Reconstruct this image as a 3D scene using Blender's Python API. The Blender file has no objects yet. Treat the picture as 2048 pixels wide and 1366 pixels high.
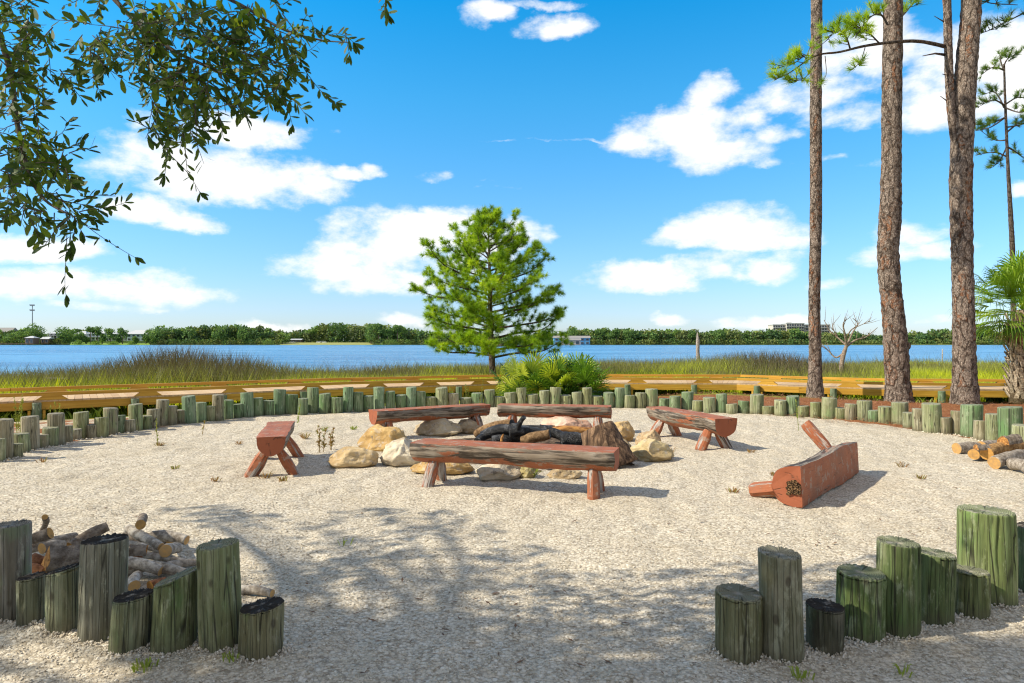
import bpy, math, random
import numpy as np
from mathutils import Vector, Matrix, noise
rnd = random.Random(7)
rng = np.random.default_rng(7)
SC = bpy.context.scene
COL = SC.collection
PI = math.pi

# ------------------------------------------------------------------ camera
F = 1365.0          # focal length in photo pixels (2048 wide)
H = 1.45            # eye height
cam_d = bpy.data.cameras.new('camera'); cam = bpy.data.objects.new('camera', cam_d); COL.objects.link(cam)
cam.location = (0, 0, H); cam.rotation_euler = (PI/2, 0, 0)
cam_d.sensor_width = 36.0; cam_d.lens = 24.0; cam_d.clip_start = 0.05; cam_d.clip_end = 9000
cam_d.dof.use_dof = True; cam_d.dof.focus_distance = 12.0; cam_d.dof.aperture_fstop = 7.0
SC.camera = cam

# ------------------------------------------------------------------ world, sun, exposure
SUN_EL = math.radians(40); SUN_AZ = math.radians(-101)   # azimuth from +Y, clockwise
sun_dir = Vector((math.sin(SUN_AZ)*math.cos(SUN_EL), math.cos(SUN_AZ)*math.cos(SUN_EL), math.sin(SUN_EL)))
SC.view_settings.view_transform = 'Standard'; SC.view_settings.look = 'None'
SC.view_settings.exposure = 0.30; SC.view_settings.gamma = 1.0

class N:
    """small node-graph writer"""
    def __init__(s, tree): s.t = tree; s.n = tree.nodes; s.l = tree.links
    def new(s, typ, **kw):
        nd = s.n.new(typ)
        for k, v in kw.items(): setattr(nd, k, v)
        return nd
    def put(s, sock, v):
        if v is None: return
        if isinstance(v, bpy.types.NodeSocket): s.l.new(v, sock)
        elif isinstance(v, (tuple, list)) and len(v) == 3 and sock.type == 'RGBA': sock.default_value = (*v, 1)
        else: sock.default_value = v
    def m(s, op, a, b=None, c=None, clamp=False):
        nd = s.new('ShaderNodeMath', operation=op, use_clamp=clamp)
        s.put(nd.inputs[0], a); s.put(nd.inputs[1], b); s.put(nd.inputs[2], c)
        return nd.outputs[0]
    def vm(s, op, a, b=None):
        nd = s.new('ShaderNodeVectorMath', operation=op); s.put(nd.inputs[0], a); s.put(nd.inputs[1], b)
        return nd.outputs[0]
    def mix(s, f, a, b, mode='MIX'):
        nd = s.new('ShaderNodeMix', data_type='RGBA', blend_type=mode, clamp_factor=True)
        s.put(nd.inputs[0], f); s.put(nd.inputs[6], a); s.put(nd.inputs[7], b)
        return nd.outputs[2]
    def noise(s, vec, scale, detail=4, rough=.5, out=0, dist=0.0):
        nd = s.new('ShaderNodeTexNoise'); s.put(nd.inputs['Vector'], vec)
        nd.inputs['Scale'].default_value = scale; nd.inputs['Detail'].default_value = detail
        nd.inputs['Roughness'].default_value = rough; nd.inputs['Distortion'].default_value = dist
        return nd.outputs[out]
    def vor(s, vec, scale, feature='F1', out='Distance', rand=1.0):
        nd = s.new('ShaderNodeTexVoronoi', feature=feature); s.put(nd.inputs['Vector'], vec)
        nd.inputs['Scale'].default_value = scale; nd.inputs['Randomness'].default_value = rand
        return nd.outputs[out]
    def ss(s, x, a, b):
        nd = s.new('ShaderNodeMapRange', interpolation_type='SMOOTHSTEP'); s.put(nd.inputs[0], x)
        nd.inputs[1].default_value = a; nd.inputs[2].default_value = b
        return nd.outputs[0]
    def ramp(s, x, stops):
        nd = s.new('ShaderNodeValToRGB'); s.put(nd.inputs[0], x); e = nd.color_ramp.elements
        while len(e) < len(stops): e.new(.5)
        for i, (p, c) in enumerate(stops): e[i].position = p; e[i].color = (*c, 1)
        return nd.outputs[0]
    def scalev(s, vec, sc):
        nd = s.new('ShaderNodeMapping'); s.put(nd.inputs[0], vec); nd.inputs['Scale'].default_value = sc
        return nd.outputs[0]
    def bump(s, h, strength=.5, dist=.01, normal=None):
        nd = s.new('ShaderNodeBump'); nd.inputs['Strength'].default_value = strength; nd.inputs['Distance'].default_value = dist
        s.put(nd.inputs['Height'], h)
        if normal is not None: s.put(nd.inputs['Normal'], normal)
        return nd.outputs[0]

def px_azel(x, y):
    az = math.atan((x-1024)/F); el = math.atan((683-y)/F*math.cos(az)); return az, el

world = bpy.data.worlds.new('World'); SC.world = world; world.use_nodes = True
w = N(world.node_tree); w.n.clear()
sky = w.new('ShaderNodeTexSky', sky_type='NISHITA', sun_disc=False)
sky.sun_elevation = SUN_EL; sky.sun_rotation = SUN_AZ; sky.air_density = 1.0; sky.dust_density = .4; sky.ozone_density = 2.0
tc = w.new('ShaderNodeTexCoord').outputs['Generated']
sep = w.new('ShaderNodeSeparateXYZ'); w.put(sep.inputs[0], tc)
AZ = w.m('ARCTAN2', sep.outputs[0], sep.outputs[1]); EL = w.m('ARCSINE', sep.outputs[2])
elf = w.m('DIVIDE', EL, PI/2)
tint = w.ramp(elf, [(0.0, (1.05,1.22,1.65)), (.035, (.96,1.22,1.68)), (.13, (.68,1.40,1.80)), (.216, (.38,1.56,1.98)), (.30, (.07,1.56,2.15)), (.6, (.10,1.1,1.9))])
skyc = w.mix(1.0, sky.outputs[0], tint, 'MULTIPLY')
# clouds: soft-edged banks fixed in azimuth / elevation (cx, cy, rx, ry, weight) given as photo pixels
CL = [(485,268,100,36,1),(400,348,150,58,1),(300,342,50,30,.8),(470,370,170,46,1),(590,365,90,30,.95),(700,350,48,14,.85),(745,342,25,16,.8),
 (300,425,75,26,1),(370,445,60,20,.9),(290,240,34,26,.6),(60,500,120,24,.9),(150,500,60,24,.7),(130,575,260,32,.85),(290,590,170,30,.75),(330,560,70,24,.6),(230,612,160,16,.6),
 (830,465,135,40,1),(760,500,90,46,.95),(690,535,110,36,1),(760,565,120,34,.9),(930,480,90,42,.9),(1030,470,58,28,.9),(900,520,120,36,.7),(640,490,45,18,.45),
 (1370,270,115,46,1),(1440,305,90,44,1),(1340,250,60,34,.9),(1425,190,50,34,.75),(1545,278,55,20,.7),(1470,250,60,34,.7),
 (1640,190,125,50,.8),(1740,115,105,60,.85),(1690,235,95,34,.7),(1560,200,75,30,.65),(1770,60,60,34,.75),(1880,170,80,70,1),(1990,110,110,70,1),(2060,190,90,60,.9),(1850,230,90,44,.8),(1830,262,50,16,.5),(1950,220,90,40,.8),
 (1460,455,100,38,1),(1520,480,100,30,1),(1390,480,70,24,.95),(1290,560,110,28,1),(1240,545,60,22,.9),(1400,548,90,24,.85),(1520,545,90,30,.85),(1560,520,50,20,.6),(1460,525,80,24,.6),
 (1105,55,68,30,.95),(985,22,50,22,.75),(1080,4,90,12,.5),(955,40,40,24,.45),(1820,470,80,30,.55),(1780,510,80,34,.6),(1880,505,90,26,.5),(1650,568,60,14,.4),(1750,330,60,14,.2),(1620,320,70,12,.25),
 (1340,641,36,14,.8),(1500,648,100,15,.75),(1585,640,45,14,.8),(545,652,60,12,.75),(800,648,60,14,.7),(1100,283,160,5,.35),(870,350,40,12,.3),(1000,365,40,14,.3),(1870,645,50,12,.4),(2045,385,30,16,.8),(1000,380,60,10,.25),(1540,330,50,14,.3),(640,260,60,14,.15)]
comb = w.new('ShaderNodeCombineXYZ'); w.put(comb.inputs[0], AZ); w.put(comb.inputs[1], w.m('MULTIPLY', EL, 1.7)); comb.inputs[2].default_value = 3.1
wob = w.noise(comb.outputs[0], 9, 6, .6, out=1)
ws = w.new('ShaderNodeSeparateXYZ'); w.put(ws.inputs[0], wob)
AZw = w.m('ADD', AZ, w.m('MULTIPLY', w.m('SUBTRACT', ws.outputs[0], .5), .055))
ELw = w.m('ADD', EL, w.m('MULTIPLY', w.m('SUBTRACT', ws.outputs[1], .5), .04))
field = None
for (cx, cy, rx, ry, wt) in CL:
    a, e = px_azel(cx, cy); a2, _ = px_azel(cx+rx, cy); _, e2 = px_azel(cx, cy-ry)
    da = w.m('MULTIPLY', w.m('SUBTRACT', AZw, a), 1/max(a2-a, 1e-3)); de = w.m('MULTIPLY', w.m('SUBTRACT', ELw, e), 1/max(e2-e, 1e-3))
    de = w.m('MAXIMUM', de, w.m('MULTIPLY', de, -1.35))
    r2 = w.m('MULTIPLY_ADD', da, da, w.m('MULTIPLY', de, de))
    v = w.m('SUBTRACT', 2.2*wt, r2)
    field = v if field is None else w.m('SMOOTH_MAX', field, v, .35)
# unseen cloud cover added overhead and behind the viewer to whiten the ambient light
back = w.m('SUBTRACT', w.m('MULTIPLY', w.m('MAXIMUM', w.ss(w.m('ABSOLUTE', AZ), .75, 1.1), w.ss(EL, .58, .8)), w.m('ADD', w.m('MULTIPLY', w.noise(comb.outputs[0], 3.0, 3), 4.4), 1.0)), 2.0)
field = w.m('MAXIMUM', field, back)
fine = w.noise(comb.outputs[0], 17, 9, .60)
field = w.m('ADD', field, w.m('MULTIPLY', w.m('SUBTRACT', fine, .5), 5.0))
mask = w.m('MULTIPLY', w.ss(field, .0, 2.1), .97)
mask = w.m('MULTIPLY', mask, w.ss(EL, .0, .02))
shade = w.noise(comb.outputs[0], 14, 5, .6)
ccol = w.mix(w.m('MULTIPLY', w.ss(shade, .42, .75), .5), (10.2,10.05,9.8), (8.0,8.5,9.2))
# those added banks are dimmer and warmer, to set the shade's brightness and hue
ccol = w.mix(w.m('MAXIMUM', w.ss(w.m('ABSOLUTE', AZ), .8, 1.2), w.ss(EL, .6, .85)), ccol, (7.2,6.2,4.9))
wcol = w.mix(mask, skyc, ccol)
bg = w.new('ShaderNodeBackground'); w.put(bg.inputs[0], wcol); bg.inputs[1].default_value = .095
wo = w.new('ShaderNodeOutputWorld'); w.l.new(bg.outputs[0], wo.inputs[0])
world.cycles.sampling_method = 'MANUAL'; world.cycles.sample_map_resolution = 512

sl = bpy.data.lights.new('sun', 'SUN'); sl.energy = 5.0; sl.angle = math.radians(.55); sl.color = (1, .91, .74)
so = bpy.data.objects.new('sun', sl); COL.objects.link(so); so.location = (-20, -4, 20)
so.rotation_euler = (-sun_dir).to_track_quat('-Z', 'Y').to_euler()
SC.cycles.max_bounces = 6; SC.cycles.diffuse_bounces = 3; SC.cycles.transmission_bounces = 4; SC.cycles.transparent_max_bounces = 4
SC.cycles.use_denoising = True; SC.cycles.filter_width = 1.15

# ------------------------------------------------------------------ helpers
def G(x, y, z=0.0):
    """ground point: where the sight line through photo pixel (x, y) meets height z"""
    d = F*(H-z)/(y-683); return Vector(((x-1024)/F*d, d, z))
def P(x, y, d):
    return Vector(((x-1024)/F*d, d, H-(y-683)/F*d))
def tag(o, label=None, cat=None, group=None, kind=None):
    if label: o['label'] = label
    if cat: o['category'] = cat
    if group: o['group'] = group
    if kind: o['kind'] = kind
    return o
def empty(name, loc=(0,0,0), rz=0, **k):
    o = bpy.data.objects.new(name, None); COL.objects.link(o); o.location = loc; o.rotation_euler = (0,0,rz); o.empty_display_size = .1
    return tag(o, **k)
def mk(name, V, Fc, mats, parent=None, smooth=False, mi=None, tintv=None, loc=None):
    """link one mesh object; Fc a list of faces or one (m,k) array"""
    me = bpy.data.meshes.new(name)
    V = np.asarray(V, dtype=np.float32).reshape(-1, 3)
    if isinstance(Fc, np.ndarray):
        m_, k_ = Fc.shape
        me.vertices.add(len(V)); me.vertices.foreach_set('co', V.ravel())
        me.loops.add(m_*k_); me.loops.foreach_set('vertex_index', Fc.astype(np.int32).ravel())
        me.polygons.add(m_); me.polygons.foreach_set('loop_start', np.arange(0, m_*k_, k_, dtype=np.int32))
        me.update(calc_edges=True)
    else:
        me.from_pydata([tuple(map(float, v)) for v in V], [], Fc)
    for m_ in (mats if isinstance(mats, (list, tuple)) else [mats]): me.materials.append(m_)
    if mi is not None: me.polygons.foreach_set('material_index', np.asarray(mi, dtype=np.int32))
    if smooth: me.polygons.foreach_set('use_smooth', np.ones(len(me.polygons), dtype=bool))
    if tintv is not None:
        at = me.attributes.new('tint', 'FLOAT', 'POINT'); at.data.foreach_set('value', np.asarray(tintv, dtype=np.float32))
    me.validate(verbose=False)
    o = bpy.data.objects.new(name, me); COL.objects.link(o)
    if parent is not None: o.parent = parent
    if loc is not None: o.location = loc
    return o
class MB:
    def __init__(s): s.v = []; s.f = []; s.mi = []
    def add(s, V, Fs, mi=0):
        b = len(s.v); s.v += [tuple(v) for v in V]
        for i, f in enumerate(Fs): s.f.append(tuple(b+k for k in f)); s.mi.append(mi if isinstance(mi, int) else mi[i])
        return s
    def box(s, c, size, rz=0, mi=0, M=None):
        hx, hy, hz = size[0]/2, size[1]/2, size[2]/2
        pts = [Vector((x,y,z)) for x in (-hx,hx) for y in (-hy,hy) for z in (-hz,hz)]
        R = M if M is not None else Matrix.Rotation(rz, 3, 'Z')
        pts = [R @ p + Vector(c) for p in pts]
        return s.add(pts, [(0,1,3,2),(4,6,7,5),(0,4,5,1),(2,3,7,6),(0,2,6,4),(1,5,7,3)], mi)
    def tube(s, pts, rad, seg=8, mi=0, cap=True, capmi=None, rough=0.0, seed=0, fr=8.0):
        pts = [Vector(p) for p in pts]; n = len(pts)
        if not isinstance(rad, (list, tuple)): rad = [rad]*n
        up = Vector((0,0,1)); b = len(s.v); prev = None
        for i, p in enumerate(pts):
            t = (pts[min(i+1,n-1)]-pts[max(i-1,0)]).normalized()
            if prev is None:
                u = t.cross(up); u = t.cross(Vector((1,0,0))) if u.length < .1 else u
            else: u = prev - t*prev.dot(t)
            u.normalize(); prev = u; v = t.cross(u)
            for k in range(seg):
                a = 2*PI*k/seg; d = u*math.cos(a)+v*math.sin(a)
                r = rad[i]
                if rough: r *= 1+rough*noise.noise((p+d*rad[i])*fr+Vector((seed,seed,0)))
                s.v.append(tuple(p+d*r))
        for i in range(n-1):
            for k in range(seg):
                k2 = (k+1) % seg
                s.f.append((b+i*seg+k, b+i*seg+k2, b+(i+1)*seg+k2, b+(i+1)*seg+k)); s.mi.append(mi)
        if cap:
            cm = mi if capmi is None else capmi
            s.f.append(tuple(b+k for k in range(seg))[::-1]); s.mi.append(cm)
            s.f.append(tuple(b+(n-1)*seg+k for k in range(seg))); s.mi.append(cm)
        return s
    def obj(s, name, mats, parent=None, smooth=False, loc=None):
        return mk(name, s.v, s.f, mats, parent, smooth, s.mi, loc=loc)
def smooth_path(pts, sub=6):
    """Catmull-Rom through pts"""
    pts = [Vector(p) for p in pts]; out = []
    for i in range(len(pts)-1):
        p0 = pts[max(i-1,0)]; p1 = pts[i]; p2 = pts[i+1]; p3 = pts[min(i+2,len(pts)-1)]
        for j in range(sub):
            t = j/sub
            out.append(.5*((2*p1)+(p2-p0)*t+(2*p0-5*p1+4*p2-p3)*t*t+(3*p1-p0-3*p2+p3)*t*t*t))
    out.append(pts[-1]); return out
def lerp_list(vals, n):
    xs = np.linspace(0, 1, len(vals)); return list(map(float, np.interp(np.linspace(0,1,n), xs, vals)))

# ------------------------------------------------------------------ materials
def mat(name, build, rough=.8, spec=.3, transl=0.0):
    m_ = bpy.data.materials.new(name); m_.use_nodes = True; g = N(m_.node_tree); g.n.clear()
    p = g.new('ShaderNodeBsdfPrincipled'); o = g.new('ShaderNodeOutputMaterial')
    p.inputs['Roughness'].default_value = rough; p.inputs['Specular IOR Level'].default_value = spec
    g.obj = g.new('ShaderNodeTexCoord').outputs['Object']
    g.pos = g.new('ShaderNodeNewGeometry').outputs['Position']
    oi = g.new('ShaderNodeObjectInfo'); g.ocol = oi.outputs['Color']; g.orand = oi.outputs['Random']
    g.tint = None
    r = build(g); col = r[0]; nrm = r[1] if len(r) > 1 else None
    g.put(p.inputs['Base Color'], col)
    if nrm is not None: g.put(p.inputs['Normal'], nrm)
    if len(r) > 2: g.put(p.inputs['Roughness'], r[2])
    if transl:
        tr = g.new('ShaderNodeBsdfTranslucent'); g.put(tr.inputs[0], g.mix(1.0, col, (1.25,1.2,.55), 'MULTIPLY'))
        mx = g.new('ShaderNodeMixShader'); mx.inputs[0].default_value = transl
        g.l.new(p.outputs[0], mx.inputs[1]); g.l.new(tr.outputs[0], mx.inputs[2]); g.l.new(mx.outputs[0], o.inputs[0])
    else: g.l.new(p.outputs[0], o.inputs[0])
    return m_
def tintattr(g):
    a = g.new('ShaderNodeAttribute', attribute_name='tint'); return a.outputs['Fac']
def jit(g, amt=40):
    off = g.new('ShaderNodeCombineXYZ')
    for i in range(3): g.put(off.inputs[i], g.m('MULTIPLY', g.orand, amt*(1+.37*i)))
    return g.vm('ADD', g.obj, off.outputs[0])
def flat(name, c, rough=.7, var=.25, sc=4, spec=.3):
    return mat(name, lambda g: (g.mix(g.noise(g.pos, sc, 4), tuple(x*(1-var) for x in c), tuple(min(1, x*(1+var)) for x in c)),), rough, spec)

RC = (0.0, 9.2)      # centre of the post ring
def b_ground(g):
    s = g.new('ShaderNodeSeparateXYZ'); g.put(s.inputs[0], g.pos)
    X, Y = s.outputs[0], s.outputs[1]
    dx = X; dy = g.m('SUBTRACT', Y, RC[1])
    R = g.m('SQRT', g.m('MULTIPLY_ADD', dx, dx, g.m('MULTIPLY', dy, dy)))
    edge = g.m('MULTIPLY', g.m('SUBTRACT', g.noise(g.pos, 1.3, 5), .5), 1.6)
    # crushed stone
    c1 = g.vor(g.pos, 55, out='Color'); cs = g.new('ShaderNodeSeparateColor'); g.put(cs.inputs[0], c1)
    v1 = cs.outputs[0]
    d1 = g.vor(g.pos, 55); d2 = g.vor(g.pos, 130)
    stone = g.ramp(v1, [(0, (.32,.265,.19)), (.12, (.46,.395,.295)), (.4, (.585,.515,.40)), (.75, (.655,.585,.465)), (1, (.76,.695,.58))])
    big = g.noise(g.pos, .9, 5, .6)
    stone = g.mix(g.m('MULTIPLY', g.ss(big, .40, .68), .42), stone, (.46,.39,.28))
    gaps = g.ss(d1, .42, .75)
    stone = g.mix(g.m('MULTIPLY', gaps, .55), stone, (.22,.185,.14))
    speck = g.ss(g.noise(g.pos, 38, 2), .70, .76)
    speck = g.m('MAXIMUM', speck, g.ss(g.noise(g.pos, 17, 3), .72, .78)); stone = g.mix(g.m('MULTIPLY', speck, .75), stone, (.12,.095,.065))
    # pine straw
    st1 = g.noise(g.scalev(g.pos, (10, 90, 10)), 1.0, 4, .7); st2 = g.noise(g.scalev(g.pos, (80, 14, 10)), 1.0, 4, .7)
    sv = g.m('MAXIMUM', st1, st2)
    straw = g.ramp(sv, [(.35, (.07,.028,.012)), (.5, (.20,.075,.03)), (.62, (.36,.15,.06)), (.8, (.50,.26,.12))])
    # out-of-ring sand on the left / behind, straw on the right
    sandy = g.mix(g.ss(g.noise(g.pos, 2.2, 5, .6), .45, .58), straw, g.mix(.25, stone, (.42,.33,.22)))
    right = g.ss(g.m('ADD', X, edge), 2.2, 3.4)
    outer = g.mix(right, sandy, straw)
    R2 = g.m('SUBTRACT', R, g.m('MULTIPLY', g.ss(X, 2.0, 6.0), .62)); outm = g.m('MULTIPLY', g.ss(g.m('ADD', R2, g.m('MULTIPLY', edge, .06)), 6.30, 6.38), g.ss(Y, 5.5, 7.5))
    c = g.mix(outm, stone, outer)
    # marsh soil and turf beyond the boardwalk
    turf = g.mix(g.noise(g.pos, 6, 5), (.12,.15,.02), (.30,.34,.03))
    bw = g.m('ADD', g.m('MULTIPLY', g.m('ABSOLUTE', g.m('SUBTRACT', X, 3.0)), .44), Y)
    c = g.mix(g.ss(g.m('ADD', bw, g.m('MULTIPLY', edge, .5)), 19.6, 20.4), c, turf)
    far = g.mix(g.noise(g.pos, .05, 3), (.05,.08,.02), (.14,.17,.05))
    c = g.mix(g.ss(Y, 200, 300), c, far)
    h = g.m('ADD', g.m('MULTIPLY', g.m('SUBTRACT', 1, d1), .8), g.m('MULTIPLY', g.m('SUBTRACT', 1, d2), .35))
    n1 = g.bump(h, .7, .008)
    return c, g.bump(g.noise(g.pos, 9, 4), .5, .03, n1)
M_ground = mat('ground', b_ground, .95, .15)
def b_stone(g):
    t = tintattr(g)
    return g.ramp(t, [(0, (.26,.21,.15)), (.10, (.45,.385,.29)), (.4, (.60,.53,.42)), (.8, (.69,.62,.51)), (1, (.80,.74,.64))]),
M_pebble = mat('pebble', b_stone, .9, .2)

def b_post(g):
    v = jit(g)
    gr = g.noise(g.scalev(v, (34, 34, 1.6)), 1.0, 5, .65, dist=.8)
    gr2 = g.noise(g.scalev(v, (90, 90, 3.5)), 1.0, 3, .6)
    patch = g.noise(g.scalev(v, (5, 5, 2.4)), 1.0, 5, .65)
    base = g.mix(g.m('MULTIPLY', g.ss(gr, .42, .66), .75), g.mix(1.0, g.ocol, (.52,.50,.44), 'MULTIPLY'), g.ocol)
    base = g.mix(g.m('MULTIPLY', g.ss(patch, .50, .66), .62), base, g.mix(.5, g.ocol, (.34,.29,.215)))
    base = g.mix(g.m('MULTIPLY', g.ss(g.noise(g.scalev(v, (16,16,6)), 1.0, 5, .7), .54, .64), .55), base, g.mix(.45, g.ocol, (.55,.55,.40)))
    base = g.mix(g.m('MULTIPLY', g.ss(patch, .46, .34), .7), base, g.mix(1.0, g.ocol, (.55,.72,.50), 'MULTIPLY'))
    s = g.new('ShaderNodeSeparateXYZ'); g.put(s.inputs[0], g.obj)
    ang = g.m('ARCTAN2', s.outputs[1], s.outputs[0])
    cv = g.new('ShaderNodeCombineXYZ'); g.put(cv.inputs[0], g.m('MULTIPLY', ang, 2.2)); g.put(cv.inputs[1], g.m('MULTIPLY', g.orand, 50)); g.put(cv.inputs[2], g.m('MULTIPLY', s.outputs[2], .55))
    crk = g.vor(cv.outputs[0], 1.5, 'DISTANCE_TO_EDGE')
    ck = g.m('SUBTRACT', 1, g.ss(crk, .0, .045), clamp=True)
    ck = g.m('MULTIPLY', ck, g.ss(gr, .36, .5))
    c = g.mix(g.m('MULTIPLY', ck, .85), base, (.03,.027,.02))
    kd = g.vor(g.scalev(v, (9, 9, 5)), 1.0); kn = g.ss(kd, .16, .08); c = g.mix(g.m('MULTIPLY', kn, .7), c, (.06,.045,.03))
    c = g.mix(g.m('MULTIPLY', g.ss(g.noise(g.scalev(v, (60,60,4)), 1.0, 4, .7), .60, .68), .5), c, (.05,.045,.035))
    # darker brown towards the foot, with an uneven edge
    foot = g.m('MULTIPLY', g.ss(g.m('ADD', s.outputs[2], g.m('MULTIPLY', g.m('SUBTRACT', patch, .5), .10)), .10, .0), .5)
    c = g.mix(foot, c, (.10,.085,.055))
    h = g.m('SUBTRACT', g.m('ADD', gr, g.m('MULTIPLY', gr2, .5)), g.m('MULTIPLY', ck, 2.2))
    return c, g.bump(h, .55, .008)
M_post = mat('treated_post', b_post, .85, .2)
def b_postend(g):
    s = g.new('ShaderNodeSeparateXYZ'); v = g.vm('ADD', g.obj, g.m('MULTIPLY', g.noise(g.obj, 9, 3), .02)); g.put(s.inputs[0], v)
    r = g.m('SQRT', g.m('MULTIPLY_ADD', s.outputs[0], s.outputs[0], g.m('MULTIPLY', s.outputs[1], s.outputs[1])))
    ring = g.m('SINE', g.m('MULTIPLY', r, 600))
    c = g.mix(g.m('MULTIPLY_ADD', ring, .3, .3), g.mix(.5, g.ocol, (.24,.22,.18)), (.05,.05,.045)); c = g.mix(g.m('MULTIPLY', g.ss(r, .035, .0), .8), c, (.36,.32,.26))
    n_ = g.noise(jit(g), 22, 4, .6)
    c = g.mix(g.m('MULTIPLY', g.ss(n_, .55, .68), .8), c, (.34,.32,.29))
    ang = g.m('ARCTAN2', s.outputs[1], s.outputs[0])
    rad = g.ss(g.m('ABSOLUTE', g.m('SINE', g.m('ADD', g.m('MULTIPLY', ang, 1.5), g.m('MULTIPLY', g.orand, 9)))), .10, .0)
    c = g.mix(g.m('MULTIPLY', rad, .8), c, (.02,.02,.02))
    return c, g.bump(g.m('ADD', n_, g.m('MULTIPLY', ring, .15)), .5, .006)
M_postend = mat('post_end_grain', b_postend, .9, .12)
def b_postend_char(g):
    n_ = g.noise(jit(g), 18, 5, .6)
    c = g.mix(g.ss(n_, .52, .70), (.035,.031,.027), (.30,.27,.23))
    return c, g.bump(g.noise(jit(g), 60, 3), .6, .006)
M_postchar = mat('post_end_blackened', b_postend_char, .9, .12)

def b_redwood(axis):
    def f(g):
        v = jit(g); sc = [26, 26, 26]; sc[axis] = 1.6
        gr = g.noise(g.scalev(v, tuple(sc)), 1.0, 5, .7, dist=.5)
        red = g.mix(g.noise(v, 6, 4), (.25,.070,.028), (.44,.155,.068))
        fl = g.noise(g.scalev(v, tuple(x*.8 for x in sc)), 1.0, 5, .7, dist=.3); ck = g.ss(g.m('ABSOLUTE', g.m('SUBTRACT', fl, .5)), .012, .003); ck = g.m('MULTIPLY', ck, g.ss(g.noise(v, 7, 3), .45, .6))
        red = g.mix(g.m('MULTIPLY', ck, .85), red, (.035,.022,.015)); red = g.mix(g.m('MULTIPLY', g.ss(g.noise(v, 11, 5, .7), .55, .60), .75), red, (.34,.25,.19)); red = g.mix(g.m('MULTIPLY', g.ss(g.noise(v, 2.5, 5, .7), .45, .65), .45), red, (.20,.10,.06))
        grey = g.mix(g.ss(gr, .40, .62), (.045,.032,.022), g.mix(g.noise(v, 5, 3), (.46,.41,.34), (.15,.09,.045)))
        nz = g.new('ShaderNodeNewGeometry').outputs['Normal']
        tn = g.new('ShaderNodeTexCoord').outputs['Normal']
        s = g.new('ShaderNodeSeparateXYZ'); g.put(s.inputs[0], tn)
        # the paint has come off most where the round side of the log is exposed
        sc2 = [9, 9, 9]; sc2[axis] = 1.3
        pn = g.noise(g.scalev(v, tuple(sc2)), 1.0, 6, .7)
        side = g.m('ABSOLUTE', s.outputs[1 if axis == 0 else 0])
        top = g.ss(s.outputs[2], .55, .8)
        wear = g.m('ADD', g.m('ADD', pn, g.m('MULTIPLY', side, .17)), g.m('MULTIPLY', top, -.13))
        wear = g.m('SUBTRACT', wear, g.m('MULTIPLY', g.ss(s.outputs[2], -.35, -.85), .16))
        if axis == 2: wear = g.m('ADD', pn, .012); grey = g.mix(g.ss(gr, .38, .56), (.05,.035,.025), (.46,.42,.38))
        wm = g.ss(wear, .53, .60)
        c = g.mix(wm, red, grey)
        hh = g.m('ADD', gr, g.m('MULTIPLY', wm, -.6))
        return c, g.bump(hh, .6, .008)
    return f
M_bench = mat('painted_log', b_redwood(0), .65, .3)
M_leg = mat('painted_leg', b_redwood(2), .65, .3)
def b_redend(g):
    v = jit(g); n_ = g.noise(v, 14, 5, .6)
    c = g.mix(g.noise(v, 5, 3), (.24,.066,.028), (.38,.12,.058))
    crack = g.vor(g.scalev(v, (1, 7, 4)), 1.0, 'DISTANCE_TO_EDGE')
    k = g.m('SUBTRACT', 1, g.ss(crack, .0, .05), clamp=True)
    k = g.m('MULTIPLY', k, g.ss(n_, .48, .6)); c = g.mix(g.m('MULTIPLY', k, .7), c, (.06,.035,.02))
    return c, g.bump(g.m('SUBTRACT', n_, k), .5, .008)
M_benchend = mat('painted_log_end', b_redend, .7, .3)
M_rot = mat('rotten_core', lambda g: (g.mix(g.ss(g.noise(g.pos, 70, 4, .7), .45, .6), (.012,.008,.005), (.24,.14,.07)), g.bump(g.noise(g.pos, 60, 4), 1, .02)), .95, .1)

def b_rock(g):
    v = jit(g); n1 = g.noise(v, 3.0, 7, .62); n2 = g.noise(v, 14, 6, .6); vv = g.vor(v, 8, 'DISTANCE_TO_EDGE')
    c = g.mix(g.ss(n1, .36, .62), g.mix(1.0, g.ocol, (.62,.56,.50), 'MULTIPLY'), g.ocol)
    c = g.mix(g.m('MULTIPLY', g.ss(n2, .52, .68), .6), c, (.58,.52,.44))
    c = g.mix(g.m('MULTIPLY', g.ss(g.noise(v, 7, 5, .7), .60, .68), .7), c, (.10,.075,.05))
    h = g.m('ADD', n1, g.m('MULTIPLY', n2, .5))
    return c, g.bump(h, .8, .05)
M_rock = mat('field_stone', b_rock, .9, .2)

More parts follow.
